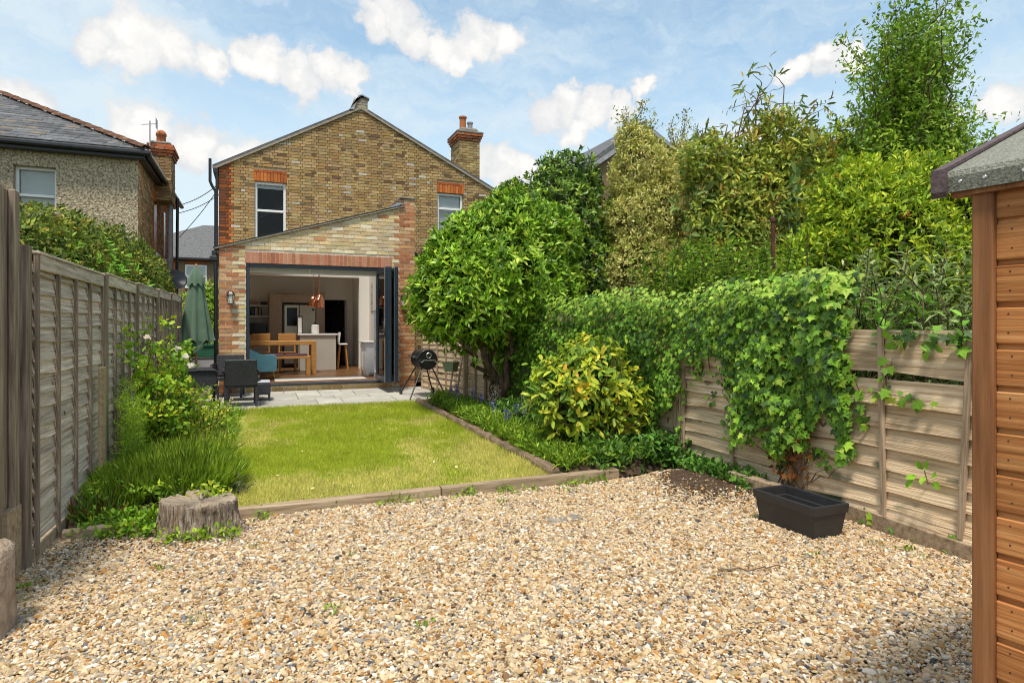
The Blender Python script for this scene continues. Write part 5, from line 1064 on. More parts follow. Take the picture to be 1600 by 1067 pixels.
# ---- round clipped evergreen (bright green, glossy)
def round_tree():
    r = tree('round_evergreen_tree', 'round bright green evergreen tree with a short branching trunk', (3.42, 9.0, .2))
    E1 = [((3.50,9.25,2.20),(1.10,1.05,1.02)),((2.98,9.05,1.92),(.92,.9,.74)),((3.75,9.35,2.85),(.80,.8,.78)),((4.15,9.4,2.05),(.78,.8,.66)),((3.12,9.1,2.50),(.74,.75,.70)),((2.75,8.95,2.30),(.55,.6,.5)),((4.3,9.5,2.9),(.7,.7,.6))]
    p, d = shell(E1, 3700, .84, 1.06, .16, 3.6, 3); d2 = up(d, .35)
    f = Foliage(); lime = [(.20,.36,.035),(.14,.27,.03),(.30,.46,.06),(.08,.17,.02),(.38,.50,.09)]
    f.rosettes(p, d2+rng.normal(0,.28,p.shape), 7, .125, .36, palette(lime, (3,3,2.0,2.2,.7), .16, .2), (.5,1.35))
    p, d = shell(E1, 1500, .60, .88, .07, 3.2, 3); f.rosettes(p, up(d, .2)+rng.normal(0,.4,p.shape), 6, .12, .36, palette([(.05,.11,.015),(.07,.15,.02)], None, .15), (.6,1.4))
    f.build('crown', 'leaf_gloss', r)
    m = MB(); b = Vector((3.41,8.95,.12))
    m.tube([b+Vector((0,0,-.05)), b+Vector((.0,0,.1)), b+Vector((-.01,.0,.45)), b+Vector((-.02,.02,.62))], [.15,.115,.105,.10], 12)
    for tip, rr in (((3.0,8.75,1.5),.07),((3.3,9.2,1.7),.075),((3.75,9.05,1.75),.07),((3.55,8.75,1.65),.06),((3.9,9.4,1.6),.055)):
        q = limb(m, b+Vector((random.uniform(-.06,.06), random.uniform(-.05,.05), random.uniform(.2,.5))), tip, rr, rr*.5, .10, 7, 9)
        for _ in range(5): t = q[random.randint(4,7)]; limb(m, t, t+Vector((random.uniform(-.6,.5), random.uniform(-.5,.5), random.uniform(.2,.8))), rr*.38, .008, .12, 5, 6)
    limb(m, b+Vector((-.05,-.03,.5)), (2.72,8.6,1.25), .042, .018, .16, 8, 8, -.06); limb(m, (2.95,8.7,.98), (2.5,8.5,1.45), .02, .008, .15, 5, 6); limb(m, (2.85,8.66,1.08), (2.95,8.5,1.5), .018, .007, .15, 5, 6)
    m.build('trunk', M_['bark'], r, smooth=True)
    f = Foliage(); tp = A3((3.28,8.72,1.0),(3.52,8.7,1.02),(2.88,8.55,.98)); f.rosettes(tp, np.tile(A3(0,-.3,1.)[None], (3,1)), 8, .13, .38, palette([(.20,.36,.04)]), (.6,1.3)); f.build('trunk_sprout', 'leaf_gloss', r)
round_tree()
def dark_tree():
    r = tree('dark_laurel_tree', 'dark glossy evergreen tree rising behind the round tree', (5.2, 11.0, 0))
    E = [((5.45,11.0,3.3),(1.15,1.05,1.25)),((5.65,11.0,4.15),(.62,.65,.72)),((6.0,10.8,2.75),(.72,.8,1.0)),((4.7,10.9,3.45),(.75,.8,.62)),((5.6,10.6,2.4),(1.0,.8,.9)),((4.42,10.8,4.02),(.20,.2,.20))]
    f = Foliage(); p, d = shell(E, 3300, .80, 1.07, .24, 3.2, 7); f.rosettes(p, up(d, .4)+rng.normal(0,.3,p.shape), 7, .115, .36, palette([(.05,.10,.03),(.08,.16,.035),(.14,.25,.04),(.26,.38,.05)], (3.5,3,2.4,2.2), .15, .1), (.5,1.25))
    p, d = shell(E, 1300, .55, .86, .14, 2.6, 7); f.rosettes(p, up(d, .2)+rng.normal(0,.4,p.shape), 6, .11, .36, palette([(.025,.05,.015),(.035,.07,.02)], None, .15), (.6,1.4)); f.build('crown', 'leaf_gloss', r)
    m = MB(); limb(m, (5.3,11,-.05), (5.5,11,3.2), .11, .05, .05, 8, 9); inner_branches(m, [Vector((5.35,11,1.5)), Vector((5.45,11,2.6))], p, .03, .008, 40); m.build('trunk', M_['bark'], r, smooth=True)
dark_tree()
def pittosporum():
    r = tree('variegated_tree', 'pale cream and green small leaved tree in the middle', (7.0, 10.3, 0))
    E = [((7.0,10.2,3.4),(.95,.9,1.25)),((6.75,10.2,4.4),(.62,.6,.72)),((7.75,10.4,3.9),(.75,.7,.85)),((6.55,9.9,2.5),(.78,.7,.8)),((7.5,9.9,2.4),(.9,.7,.85)),((6.62,10.2,4.95),(.36,.35,.42)),((7.85,10.4,4.7),(.36,.35,.5)),((6.5,10.1,3.4),(.55,.6,.6))]
    f = Foliage(); p, d = shell(E, 6500, .78, 1.06, .22, 3.4, 11); cr = [(.50,.49,.22),(.40,.42,.14),(.62,.60,.33),(.27,.30,.09),(.36,.33,.12)]
    f.rosettes(p, up(d, .5)+rng.normal(0,.4,p.shape), 9, .062, .42, palette(cr, (3,3,2,2,1), .14, .3), (.4,1.35), 'dia', .03)
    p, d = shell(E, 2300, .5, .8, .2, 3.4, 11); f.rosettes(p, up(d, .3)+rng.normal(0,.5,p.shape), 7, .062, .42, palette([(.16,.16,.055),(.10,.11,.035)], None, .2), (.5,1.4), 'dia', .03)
    # loose shoots against the sky
    m = MB(); tips = []
    for (a, b) in (((6.6,10.2,5.1),(6.75,10.1,5.72)),((6.65,10.2,5.0),(6.35,10.2,5.55)),((6.7,10.2,5.0),(7.05,10.2,5.45)),((7.85,10.4,5.0),(7.95,10.4,5.75)),((7.8,10.4,4.9),(8.25,10.4,5.45)),((7.8,10.4,4.8),(7.55,10.3,5.5)),((7.9,10.4,4.9),(8.5,10.5,5.2)),((8.2,10.3,4.4),(8.75,10.3,5.05))):
        q = limb(m, a, b, .012, .004, .1, 6, 5)
        for t in q[2:]: tips += [tuple(Vector(t)+Vector(rng.normal(0,.07,3))) for _ in range(7)]
    tp = np.array(tips); f.rosettes(tp, up(rng.normal(0,1,tp.shape), .9), 6, .06, .42, palette([(.22,.25,.07),(.34,.34,.12),(.13,.17,.05)], None, .15), (.4,1.3), 'dia', .03)
    f.build('crown', 'leaf', r); limb(m, (7,10.3,-.05), (7.05,10.25,3.6), .09, .03, .06, 8, 8); limb(m, (7.02,10.3,1.2), (7.6,10.3,4.2), .06, .02, .08, 7, 7); limb(m, (7.,10.3,2.), (6.7,10.2,4.8), .05, .012, .08, 7, 7); m.build('trunk', M_['bark'], r, smooth=True)
pittosporum()
def big_leaf_tree():
    r = tree('large_leaved_tree', 'large leaved tree with orange brown flower sprays behind the metal post', (7.9, 9.3, 0))
    m = MB(); f = Foliage(); tips = []; dirs = []
    limb(m, (7.8,9.3,-.05), (7.9,9.3,2.8), .11, .07, .05, 7, 9)
    SH = Vector((-1.0,-.3,0)); ends = [tuple(Vector(e)+SH) for e in [((8.3,9.2,4.6)),((8.9,9.4,5.15)),((9.5,9.3,5.65)),((9.1,9.2,5.0)),((10.1,9.6,5.9)),((10.6,9.4,5.5)),((8.0,9.0,3.6)),((7.9,8.8,3.1)),((8.5,8.7,3.2)),((9.1,8.6,3.6)),((9.7,8.8,4.2)),((10.2,8.8,4.6)),((8.7,8.5,2.6)),((9.4,8.4,2.9)),((10.0,8.5,3.4)),((8.2,9.1,4.1)),((9.9,9.5,5.2)),((10.9,9.4,5.0)),((8.3,8.6,2.2)),((9.1,8.3,2.2)),((9.75,9.45,6.05)),((8.6,9.35,4.95)),((10.35,9.5,6.1)),((10.9,9.3,5.75)),((9.25,9.35,5.5)),((10.0,9.3,5.65))]]
    for e in ends:
        q = limb(m, (7.9+random.uniform(-.1,.3), 9.3, random.uniform(1.8,3.0)), e, .04, .010, .08, 8, 6, .04)
        for k in range(15 if e[2] < 4.7 else 10):
            t = Vector(q[random.randint(4,8)]); b = t+Vector((random.gauss(0,.33), random.gauss(0,.27), random.gauss(.05,.28))); limb(m, t, b, .008, .003, .1, 3, 4); tips.append(tuple(b)); dirs.append(tuple((b-t).normalized()))
    tp = np.array(tips); dd = up(np.array(dirs), .15)
    hi = tp[:, 2] > 4.75
    f.rosettes(tp[~hi], dd[~hi], 7, .22, .36, palette([(.09,.16,.06),(.14,.22,.08),(.19,.27,.10),(.28,.34,.08)], (3,3,2,1.5), .15, .2), (.7,1.7), 'oval', .05)
    f.rosettes(tp[hi], dd[hi], 6, .19, .24, palette([(.14,.20,.06),(.20,.25,.07),(.28,.27,.07),(.38,.28,.06)], (3,3,2,1), .15, .25), (.7,1.8), 'oval', .06)
    # dense paler under-leaves and the flower sprays
    E = [((8.7,8.9,2.9),(1.05,.5,1.1)),((9.6,8.9,3.6),(1.15,.5,1.1)),((10.5,9.0,4.2),(.9,.5,.9)),((9.2,9.2,4.4),(.8,.4,.55)),((8.3,9.2,4.3),(.6,.3,.5)),((10.0,9.2,5.0),(.7,.35,.5))]; E = [((c[0]-1.0,c[1]-.3,c[2]),q) for c, q in E]; p, d = shell(E, 2300, .6, 1.05, .2, 2.6, 17); f.rosettes(p, up(d, .3)+rng.normal(0,.4,p.shape), 6, .13, .38, palette([(.22,.29,.06),(.31,.37,.07),(.14,.21,.05),(.40,.41,.08)], None, .15, .3), (.5,1.5), 'lance', .05)
    f.build('crown', 'leaf', r)
    f = Foliage(); sp = np.concatenate([tp[~hi][rng.choice((~hi).sum(), 120)], p[rng.choice(len(p), 160)]]); base = np.repeat(sp, 26, 0); m_ = len(base); D = up(rng.normal(0,.8,(m_,3)), .9); f.leaves(base+rng.normal(0,.05,(m_,3)), D, rng.normal(0,1,(m_,3)), rng.uniform(.05,.12,m_), .016, cold((.50,.33,.07), m_, .25), 'dia'); f.build('flower_sprays', 'petal', r, kind='stuff')
    m.build('trunk', M_['bark'], r, smooth=True)
big_leaf_tree()
def tall_tree():
    r = tree('tall_leafy_tree', 'tall slender green tree reaching out of the picture top', (10.6, 7.6, 0))
    m = MB(); tips = []; limb(m, (10.6,7.6,-.05), (10.6,7.6,4.2), .10, .05, .04, 9, 8)
    for k in range(72):
        z0 = random.uniform(2.6, 4.6); sx = random.gauss(0, .58); ln = random.uniform(1.6, 3.3)*(1-.18*abs(sx)); z1 = min(z0+ln, 8.5-abs(sx)*2.5)
        e = Vector((10.62+sx*1.15, 7.6+random.gauss(0,.45), z1)); q = limb(m, (10.6+random.gauss(0,.1)+sx*.2, 7.6, z0), e, .024, .005, .07, 10, 5, .02)
        for t in q[2:]:
            for _ in range(8): tips.append(tuple(Vector(t)+Vector((random.gauss(0,.15), random.gauss(0,.15), random.gauss(0,.13)))))
    for (sx, z0, z1) in ((-1.25,4.2,5.75),(-1.0,4.6,6.6),(-.55,5.2,7.2),(-.85,5.0,6.7),(.75,5.0,6.9),(1.1,4.6,6.2),(1.5,4.4,5.9),(1.75,4.2,5.4),(.6,5.5,7.8),(-1.45,4.0,5.2)):
        q = limb(m, (10.6+sx*.5,7.5,z0), (10.6+sx,7.45,z1), .012, .004, .09, 8, 5)
        for t in q[2:]:
            for _ in range(2): tips.append(tuple(Vector(t)+Vector(rng.normal(0,.055,3))))
    tp = np.array(tips); f = Foliage(); f.rosettes(tp, rng.normal(0,1,tp.shape)+A3(0,0,.2), 4, .105, .40, palette([(.12,.22,.032),(.17,.30,.04),(.24,.38,.05),(.08,.15,.025)], (3,3,2,1), .15, .3), (.5,1.8), 'lance', .05)
    p, d = shell([((10.6,7.5,4.2),(1.5,.6,.95)),((10.9,7.4,4.7),(1.1,.5,.8))], 1100, .5, 1.05, .3, 2.6, 51); f.rosettes(p, up(d, .5)+rng.normal(0,.4,p.shape), 5, .10, .40, palette([(.14,.25,.035),(.20,.33,.04),(.27,.40,.05)], None, .15, .3), (.5,1.6), 'lance', .05)
    f.build('crown', 'leaf', r); m.build('trunk', M_['bark'], r, smooth=True)
tall_tree()
def lime_shrub():
    r = tree('lime_green_shrub', 'large lime yellow shrub behind the right fence beside the shed', (6.3, 4.9, 0), cat='shrub')
    E = [((6.4,4.9,2.25),(1.05,.8,.95)),((7.2,4.7,2.45),(.8,.7,.8)),((5.75,5.1,1.95),(.6,.5,.75)),((6.1,5.0,2.8),(.55,.5,.5)),((7.7,4.4,2.8),(.75,.6,.55)),((6.85,4.85,3.0),(.5,.45,.42)),((8.5,4.5,3.05),(.6,.5,.6))]
    f = Foliage(); p, d = shell(E, 5200, .72, 1.08, .30, 3.4, 19, .9); f.rosettes(p, up(d, .7)+rng.normal(0,.35,p.shape), 6, .085, .34, palette([(.30,.40,.035),(.22,.34,.03),(.42,.48,.05),(.13,.23,.03)], (3,3,1.7,2.5), .15, .3), (.4,1.2), 'lance', .03)
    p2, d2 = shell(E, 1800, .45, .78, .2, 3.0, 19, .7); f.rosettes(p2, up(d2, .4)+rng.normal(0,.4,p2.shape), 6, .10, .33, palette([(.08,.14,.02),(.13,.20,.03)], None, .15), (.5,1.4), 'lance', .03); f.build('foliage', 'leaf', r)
    m = MB()
    for k in range(46):
        x = random.uniform(5.3, 7.6); e = p[rng.integers(len(p))]; limb(m, (6.4+(x-6.4)*.55, 4.8+random.gauss(0,.2), 0), (x+random.gauss(0,.15), 4.55+random.gauss(0,.25), random.uniform(1.7,2.7)), .014, .005, .06, 7, 5)
    m.build('stem', M_['bark'], r); f = Foliage(); q = p[rng.choice(len(p), 16)]; b = np.repeat(q, 10, 0); f.leaves(b+rng.normal(0,.015,b.shape), rng.normal(0,1,b.shape), rng.normal(0,1,b.shape), .05, .03, cold((.42,.14,.04), len(b), .2), 'lance'); f.build('spent_flower', 'petal', r, kind='stuff')
lime_shrub()
def spray_shrub(name, label, loc, starts, L, wr, cols, w=None, step=.07, opp=True, tm='oval', lean=.25, stemr=.008, mat='leaf', flower=None):
    """upright shoots carrying pairs of leaves"""
    r = tree(name, label, loc, cat='shrub'); m = MB(); P = []; D = []; Nn = []
    for (a, b) in starts:
        q = limb(m, a, b, stemr, stemr*.4, .08, 8, 5); n = max(3, int((Vector(b)-Vector(a)).length/step)); th = random.uniform(0, 6.28)
        for i in range(n):
            t = .22+.78*i/n; s = t*8; k = min(7, int(s)); p = Vector(q[k]).lerp(Vector(q[k+1]), s-k); ax = (Vector(q[k+1])-Vector(q[k])).normalized(); th += 1.57+random.gauss(0,.2); e1 = ax.orthogonal().normalized(); e2 = ax.cross(e1)
            for sgn in ((1,-1) if opp else (1,)):
                o = (e1*math.cos(th)+e2*math.sin(th))*sgn; d = o*.85+ax*.5+Vector((0,0,random.gauss(-.1,.2))); P.append(p); D.append(d); Nn.append(ax*.8-o*.4+Vector((0,0,.4)))
    P = np.array(P); n = len(P); cols = np.array(cols, float); c = cols[rng.choice(len(cols), n, p=(np.array(w)/sum(w) if w else None))]*rng.normal(1, .12, (n,1)); f = Foliage(); l = L*rng.uniform(.65, 1.2, n)
    f.leaves(P, np.array(D), np.array(Nn), l, l*wr, np.clip(c, .01, 1), tm); f.build('foliage', mat, r); m.build('stem', M_['bark'], r); return r, P
def shoots(n, xr, yr, z0, zr, spread=.2):
    return [((x, y, z0), (x+random.gauss(0,spread), y+random.gauss(0,spread), random.uniform(*zr))) for x, y in ((random.uniform(*xr), random.uniform(*yr)) for _ in range(n))]
spray_shrub('privet_bush', 'mid green bush growing over the ivy left of the metal post', (4.8, 5.8, 0), shoots(130, (4.45,5.1), (4.75,6.9), .9, (1.9,2.5), .14)+[((4.7,6.3,1.6),(4.55,6.75,2.55)),((4.7,6.1,1.6),(4.7,6.45,2.62)),((4.7,5.6,1.6),(4.6,6.0,2.45))], .085, .5, [(.15,.29,.035),(.21,.37,.05),(.27,.41,.06),(.09,.19,.03)], step=.05)
spray_shrub('silver_leaved_bush', 'grey green narrow leaved bush above the bleached fence panel', (4.7, 3.4, 0), shoots(60, (4.35,4.95), (2.55,4.1), .7, (1.55,2.15), .16), .13, .22, [(.17,.25,.12),(.24,.33,.17),(.13,.22,.07),(.30,.38,.22)], step=.06, tm='lance')
spray_shrub('broad_leaved_climber', 'broad leaved green climber spilling over the fence top by the shed', (4.3, 2.7, 0), shoots(26, (4.22,4.45), (2.1,3.5), 1.2, (1.45,1.78), .12)+[((4.25,2.5,1.4),(4.12,2.45,1.34)),((4.25,2.8,1.42),(4.1,2.85,1.30)),((4.25,3.0,1.42),(4.1,3.05,1.33)),((5.0,2.9,1.2),(4.85,2.75,2.2)),((5.0,2.8,1.2),(4.8,2.6,2.1))], .105, .58, [(.14,.33,.05),(.20,.42,.07),(.10,.24,.04)], step=.075)
# ---- ivy over the fence: near leaves are single objects, the rest one mesh
def ivy():
    r = thing('ivy', 'thick curtain of ivy hanging over the right fence', 'ivy', (4.15, 5.2, .1), None)
    def low(y):
        if y < 3.42: return 9
        if y < 3.75: return .55+.25*math.sin(y*9)
        if y < 4.35: return .33+.20*abs(math.sin(y*7))
        if y < 4.75: return .65+.25*math.sin(y*11)
        if y < 5.40: return 1.13+.08*math.sin(y*13)
        if y < 5.75: return .70-.5*(y-5.40)
        return .10
    def high(y): return 1.90+.05*math.sin(y*3.1)+.13*math.exp(-((y-3.65)/.35)**2)+.02*(y-5)
    def lx(y): return 4.2 if y < 5.6 else (4.2-.036*(y-5.6) if y < 7.25 else 4.14-.182*(y-7.25))
    N0 = 34000; ys = 3.33+(9.6-3.33)*rng.random(N0)**1.15; zs = rng.uniform(.08, 2.12, N0); lo = np.array([low(v) for v in ys]); hi = np.array([high(v) for v in ys])
    edge = np.minimum(zs-lo, hi-zs); k = (edge > 0) & (rng.random(N0) < np.clip(.35+edge*4, 0, 1)); ys, zs, hi = ys[k], zs[k], hi[k]
    # loose strands on the bare boards
    strands = [((3.2,1.43),(2.45,1.40),22),((3.30,1.0),(2.80,.98),14),((3.15,1.05),(3.1,1.25),6),((4.85,1.05),(5.35,1.0),14),((4.95,.85),(5.1,.72),8),((4.45,.7),(4.7,.45),14),((4.3,.45),(4.0,.25),14),((3.8,.5),(3.55,.42),12),((3.35,.10),(2.5,.04),22),((4.75,.95),(4.55,.55),16),((3.45,1.2),(3.3,.75),16),((2.6,.06),(2.3,.03),6),((5.4,.9),(5.5,.3),18),((4.8,.95),(4.72,.25),14)]
    for a, b, n in strands:
        t = rng.random(n); ys = np.concatenate([ys, a[0]+(b[0]-a[0])*t+rng.normal(0,.025,n)]); zs = np.concatenate([zs, a[1]+(b[1]-a[1])*t+rng.normal(0,.03,n)]); hi = np.concatenate([hi, np.full(n, 3.)])
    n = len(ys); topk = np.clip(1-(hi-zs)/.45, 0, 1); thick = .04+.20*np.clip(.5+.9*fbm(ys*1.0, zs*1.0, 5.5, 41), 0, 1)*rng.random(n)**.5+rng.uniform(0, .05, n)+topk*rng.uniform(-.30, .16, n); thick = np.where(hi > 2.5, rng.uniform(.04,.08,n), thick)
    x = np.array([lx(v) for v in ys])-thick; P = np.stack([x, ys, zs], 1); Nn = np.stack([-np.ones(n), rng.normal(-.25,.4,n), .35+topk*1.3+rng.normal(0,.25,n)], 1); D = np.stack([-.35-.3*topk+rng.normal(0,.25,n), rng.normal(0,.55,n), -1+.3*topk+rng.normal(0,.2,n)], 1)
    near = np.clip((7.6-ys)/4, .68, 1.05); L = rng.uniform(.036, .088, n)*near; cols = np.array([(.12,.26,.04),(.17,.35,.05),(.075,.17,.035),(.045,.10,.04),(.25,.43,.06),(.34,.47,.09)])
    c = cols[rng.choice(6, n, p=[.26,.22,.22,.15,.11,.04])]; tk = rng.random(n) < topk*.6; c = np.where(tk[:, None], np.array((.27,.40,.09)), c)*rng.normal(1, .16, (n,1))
    # leaves that show largest become parts of their own
    dist = P[:,0]*math.sin(R(22))+P[:,1]*math.cos(R(22)); front = np.array([lx(v) for v in ys])-x; score = L/dist*(.6+front*2.2); big = np.argsort(-score)[:285]; mask = np.zeros(n, bool); mask[big] = True
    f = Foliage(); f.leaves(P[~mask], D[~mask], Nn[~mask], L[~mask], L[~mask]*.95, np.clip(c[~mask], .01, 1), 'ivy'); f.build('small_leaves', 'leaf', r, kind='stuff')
    T, F = TP['ivy']; lm = [npmesh('leaf', T*np.array([1,.95+.06*k,1+.5*k]), F, M_['leaf_single']) for k in range(3)]
    for i in big:
        d = Vector(D[i]).normalized(); b = Vector(Nn[i]).cross(d).normalized(); w = d.cross(b); mt = Matrix((d, b, w)).transposed(); plink('leaf', lm[i % 3], r, P[i]-np.array(r.location), mt.to_euler(), (L[i],)*3).color = (*np.clip(c[i], .01, 1), 1)
    m = MB()
    for k in range(70):
        y = random.uniform(3.5, 8.5); limb(m, (lx(y)-.03, y, max(.05, low(y)-.1)), (lx(y)-.05, y+random.gauss(0,.25), min(1.7, low(y)+random.uniform(.4,1.1))), .006, .003, .12, 6, 4)
    for k in range(11): limb(m, (4.13, 3.98+random.gauss(0,.10), .12), (4.08, 3.98+random.gauss(0,.22), random.uniform(.4,.75)), .007, .003, .2, 6, 4)
    [limb(m, (4.155, a[0], a[1]), (4.15, b[0], b[1]), .004, .002, .10, 7, 4) for a, b, n_ in strands]; m.build('vine_stems', M_['twig'], r); f = Foliage(); n = 70; P = np.stack([rng.uniform(4.02,4.12,n), rng.normal(3.98,.10,n), rng.uniform(.25,.62,n)], 1); f.leaves(P, rng.normal(0,1,(n,3))+A3(0,0,-.8), rng.normal(0,1,(n,3))+A3(-1,0,0), .055, .05, cold((.27,.10,.04), n, .3), 'ivy'); f.build('dead_leaves', 'leaf', r, kind='stuff')
ivy()
# ---- yellow leaved shrub in the right bed, with single large leaves
def yellow_shrub():
    r = tree('yellow_leaved_shrub', 'yellow green broad leaved shrub in the right flower bed', (3.35, 6.05, .12), cat='shrub')
    E = [((3.38,6.15,.85),(.50,.48,.42)),((3.50,6.2,1.12),(.34,.34,.26)),((3.20,6.05,.62),(.48,.42,.36)),((3.65,6.0,.70),(.36,.36,.38)),((3.05,6.25,.92),(.26,.3,.2))]
    p, d = shell(E, 330, .72, 1.07, .18, 4, 23, .18); pal = np.array([(.38,.44,.05),(.25,.35,.045),(.48,.46,.07),(.13,.23,.04),(.55,.36,.05)]); f = Foliage()
    f.rosettes(p, up(d, .25), 7, .115, .40, palette(pal, (2.4,3,1.3,3,.2), .15, .3), (.7,1.7), 'oval', .03)
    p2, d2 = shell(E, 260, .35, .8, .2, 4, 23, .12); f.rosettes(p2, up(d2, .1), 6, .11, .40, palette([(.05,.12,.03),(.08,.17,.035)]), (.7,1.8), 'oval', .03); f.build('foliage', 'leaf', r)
    T, F = TP['oval']; lm = npmesh('leaf', T*np.array([1,.42,1]), F, M_['leaf_single']); q, qd = shell(E, 130, 1.0, 1.1, .18, 4, 23, .2)
    k = qd[:, 1] < .2; q, qd = q[k], qd[k]
    for i in range(len(q)):
        dd = Vector(qd[i]*.9+rng.normal(0,.4,3)+A3(0,0,-.35)).normalized(); w = Vector(qd[i]+A3(0,-.2,.8)); b = w.cross(dd).normalized(); w = dd.cross(b); s = random.uniform(.09,.14)
        plink('leaf', lm, r, q[i]-np.array(r.location), Matrix((dd, b, w)).transposed().to_euler(), (s,)*3).color = (*(pal[rng.choice(5, p=[.30,.30,.16,.20,.04])]*random.uniform(.85,1.12)), 1)
    m = MB()
    for k in range(26): e = p[rng.integers(len(p))]; limb(m, (3.35+random.gauss(0,.07), 6.05+random.gauss(0,.07), .08), e*.96, .013, .004, .10, 6, 5)
    m.build('stem', M_['bark'], r)
yellow_shrub()
r = tree('clipped_cone_shrub', 'small clipped dark green cone shrub in the right bed', (3.42, 7.75, .17), cat='shrub')
p, d = shell([((3.42,7.75,.40),(.165,.165,.25)),((3.42,7.75,.30),(.18,.18,.18))], 900, .8, 1.0, .04, 8, 2, .15); f = Foliage(); f.rosettes(p, up(d, .6), 7, .035, .4, palette([(.05,.15,.02),(.07,.21,.025),(.035,.10,.015)]), (.3,1.1), 'dia', .008); f.build('foliage', 'leaf', r); MB().tube([(3.42,7.75,.1),(3.42,7.75,.4)], .02, 8).build('stem', M_['bark'], r)
# ---- low planting in both beds
def carpet(name, label, n, xr, yr, zf, L, wr, cols, w=None, tm='lance', flat=.6, k=5, keep=None, hh=(.0,.10)):
    x = rng.uniform(*xr, n); y = rng.uniform(*yr, n)
    if keep is not None: q = keep(x, y); x, y = x[q], y[q]
    p = np.stack([x, y, zf(x, y)+rng.uniform(*hh, len(x))], 1); d = np.stack([rng.normal(0,flat,len(x)), rng.normal(-.1,flat,len(x)), np.ones(len(x))], 1); f = Foliage(); f.rosettes(p, d, k, L, wr, palette(cols, w, .15, .2), (.35,1.4), tm, .02)
    return tag(f.build(name, 'leaf'), label, 'ground cover', kind='stuff')
G_ = [(.16,.29,.035),(.22,.37,.045),(.10,.20,.03),(.28,.40,.06)]
patch = lambda s, t: (lambda x, y: fbm(x, y, 2.6, s) > t)
carpet('bed_ground_cover', 'low leafy ground cover along the right bed', 2600, (2.68,3.55), (5.4,10.4), bedz_r, .065, .34, G_, keep=lambda x, y: (x < 3.15+.1*np.sin(y*3)) | (y < 6.6), hh=(.0,.13))
carpet('bed_ground_cover', 'dark leafy undergrowth at the foot of the ivy', 1300, (3.05,4.12), (5.3,8.6), bedz_r, .075, .45, [(.05,.12,.03),(.08,.18,.04),(.13,.26,.05)], tm='oval', hh=(0,.22))
carpet('strappy_bed_leaves', 'long strappy leaves arching over the bed edging', 650, (2.66,3.0), (5.4,10.4), bedz_r, .17, .06, G_, tm='lance', flat=.8, k=5)
carpet('fence_foot_weeds', 'green weeds at the foot of the pale fence panel', 300, (3.85,4.15), (4.25,5.5), lambda x, y: .05+0*x, .07, .45, [(.07,.18,.04),(.11,.25,.05),(.05,.12,.03)], tm='oval', hh=(0,.12))
carpet('sleeper_foot_weeds', 'low green weeds along the foot of the sleepers', 240, (-.1,3.3), (5.15,5.27), lambda x, y: .01+0*x, .035, .5, [(.22,.33,.05),(.15,.26,.04)], tm='oval', hh=(0,.03), keep=lambda x, y: fbm(x*2.2, y*0, 2.2, 5) > .12)
carpet('stump_weeds', 'small green weeds spreading left of the stump', 420, (-1.18,-.50), (4.82,5.45), lambda x, y: .01+.05*np.clip((y-5.0)*2, 0, 1), .05, .5, [(.15,.30,.03),(.24,.38,.04),(.10,.21,.03)], tm='oval', hh=(0,.07), keep=lambda x, y: (y > 5.0+.28*np.abs(x+.75)) & (fbm(x, y, 6, 3) > -.35))
carpet('stump_front_weeds', 'sparse weeds at the foot of the stump', 42, (-.62,-.12), (4.80,4.92), lambda x, y: .01+0*x, .045, .45, [(.17,.32,.035),(.28,.40,.05)], tm='oval', hh=(0,.05))
carpet('stump_top_weeds', 'tiny weeds growing behind the stump top', 26, (-.50,-.2), (5.16,5.32), lambda x, y: .19+0*x, .045, .5, [(.34,.42,.05),(.20,.32,.04)], tm='oval', hh=(0,.06))
def tufts():
    spots = [(.0,4.55),(-.55,4.35),(.55,4.1),(.35,3.35),(-.3,3.5),(.75,3.0),(3.5,4.3),(3.45,4.6),(3.5,5.0),(3.3,3.0),(3.2,2.85),(1.9,4.9),(3.85,3.0),(3.95,2.85),(3.9,2.7),(-1.2,4.3),(-1.18,4.1),(3.95,3.75),(3.55,3.78),(2.6,5.05)]
    for i, (x, y) in enumerate(spots):
        n = random.randint(10, 26); f = Foliage(); P = np.stack([rng.normal(x,.035,n), rng.normal(y,.03,n), np.full(n,.012)+grav_h(np.full(n,x), np.full(n,y))], 1); D = np.stack([rng.normal(0,.7,n), rng.normal(0,.7,n), np.ones(n)], 1)
        if i % 2: f.leaves(P, D, rng.normal(0,1,(n,3)), rng.uniform(.015,.034,n), .013, cold((.17,.28,.045), n, .25), 'oval')
        else: f.leaves(P, D, rng.normal(0,1,(n,3)), rng.uniform(.03,.07,n), .004, cold((.20,.28,.07), n, .25), 'blade')
        tag(f.build('weed', 'leaf'), 'tiny green weed seedling growing up through the gravel', 'weed', 'weeds in the gravel')
tufts()
def stalks(name, label, n, cx, cy, rx, ry, z, hr, wid, cols, lean=.35, tm='lance', cat='plant', group=None, kind='stuff', mat='grass', out=.5):
    a = rng.uniform(0, 6.28, n); q = np.sqrt(rng.random(n)); x = cx+rx*q*np.cos(a); y = cy+ry*q*np.sin(a); P = np.stack([x, y, np.full(n, z)], 1)
    D = np.stack([q*np.cos(a)*out+rng.normal(0,lean*.5,n), q*np.sin(a)*out+rng.normal(0,lean*.5,n), np.ones(n)], 1); cols = np.array(cols); c = cols[rng.integers(0, len(cols), n)]*rng.normal(1,.12,(n,1)); f = Foliage()
    f.leaves(P, D, rng.normal(0,1,(n,3)), rng.uniform(*hr, n)*(1-.25*q), wid, np.clip(c,.01,1), tm); return f
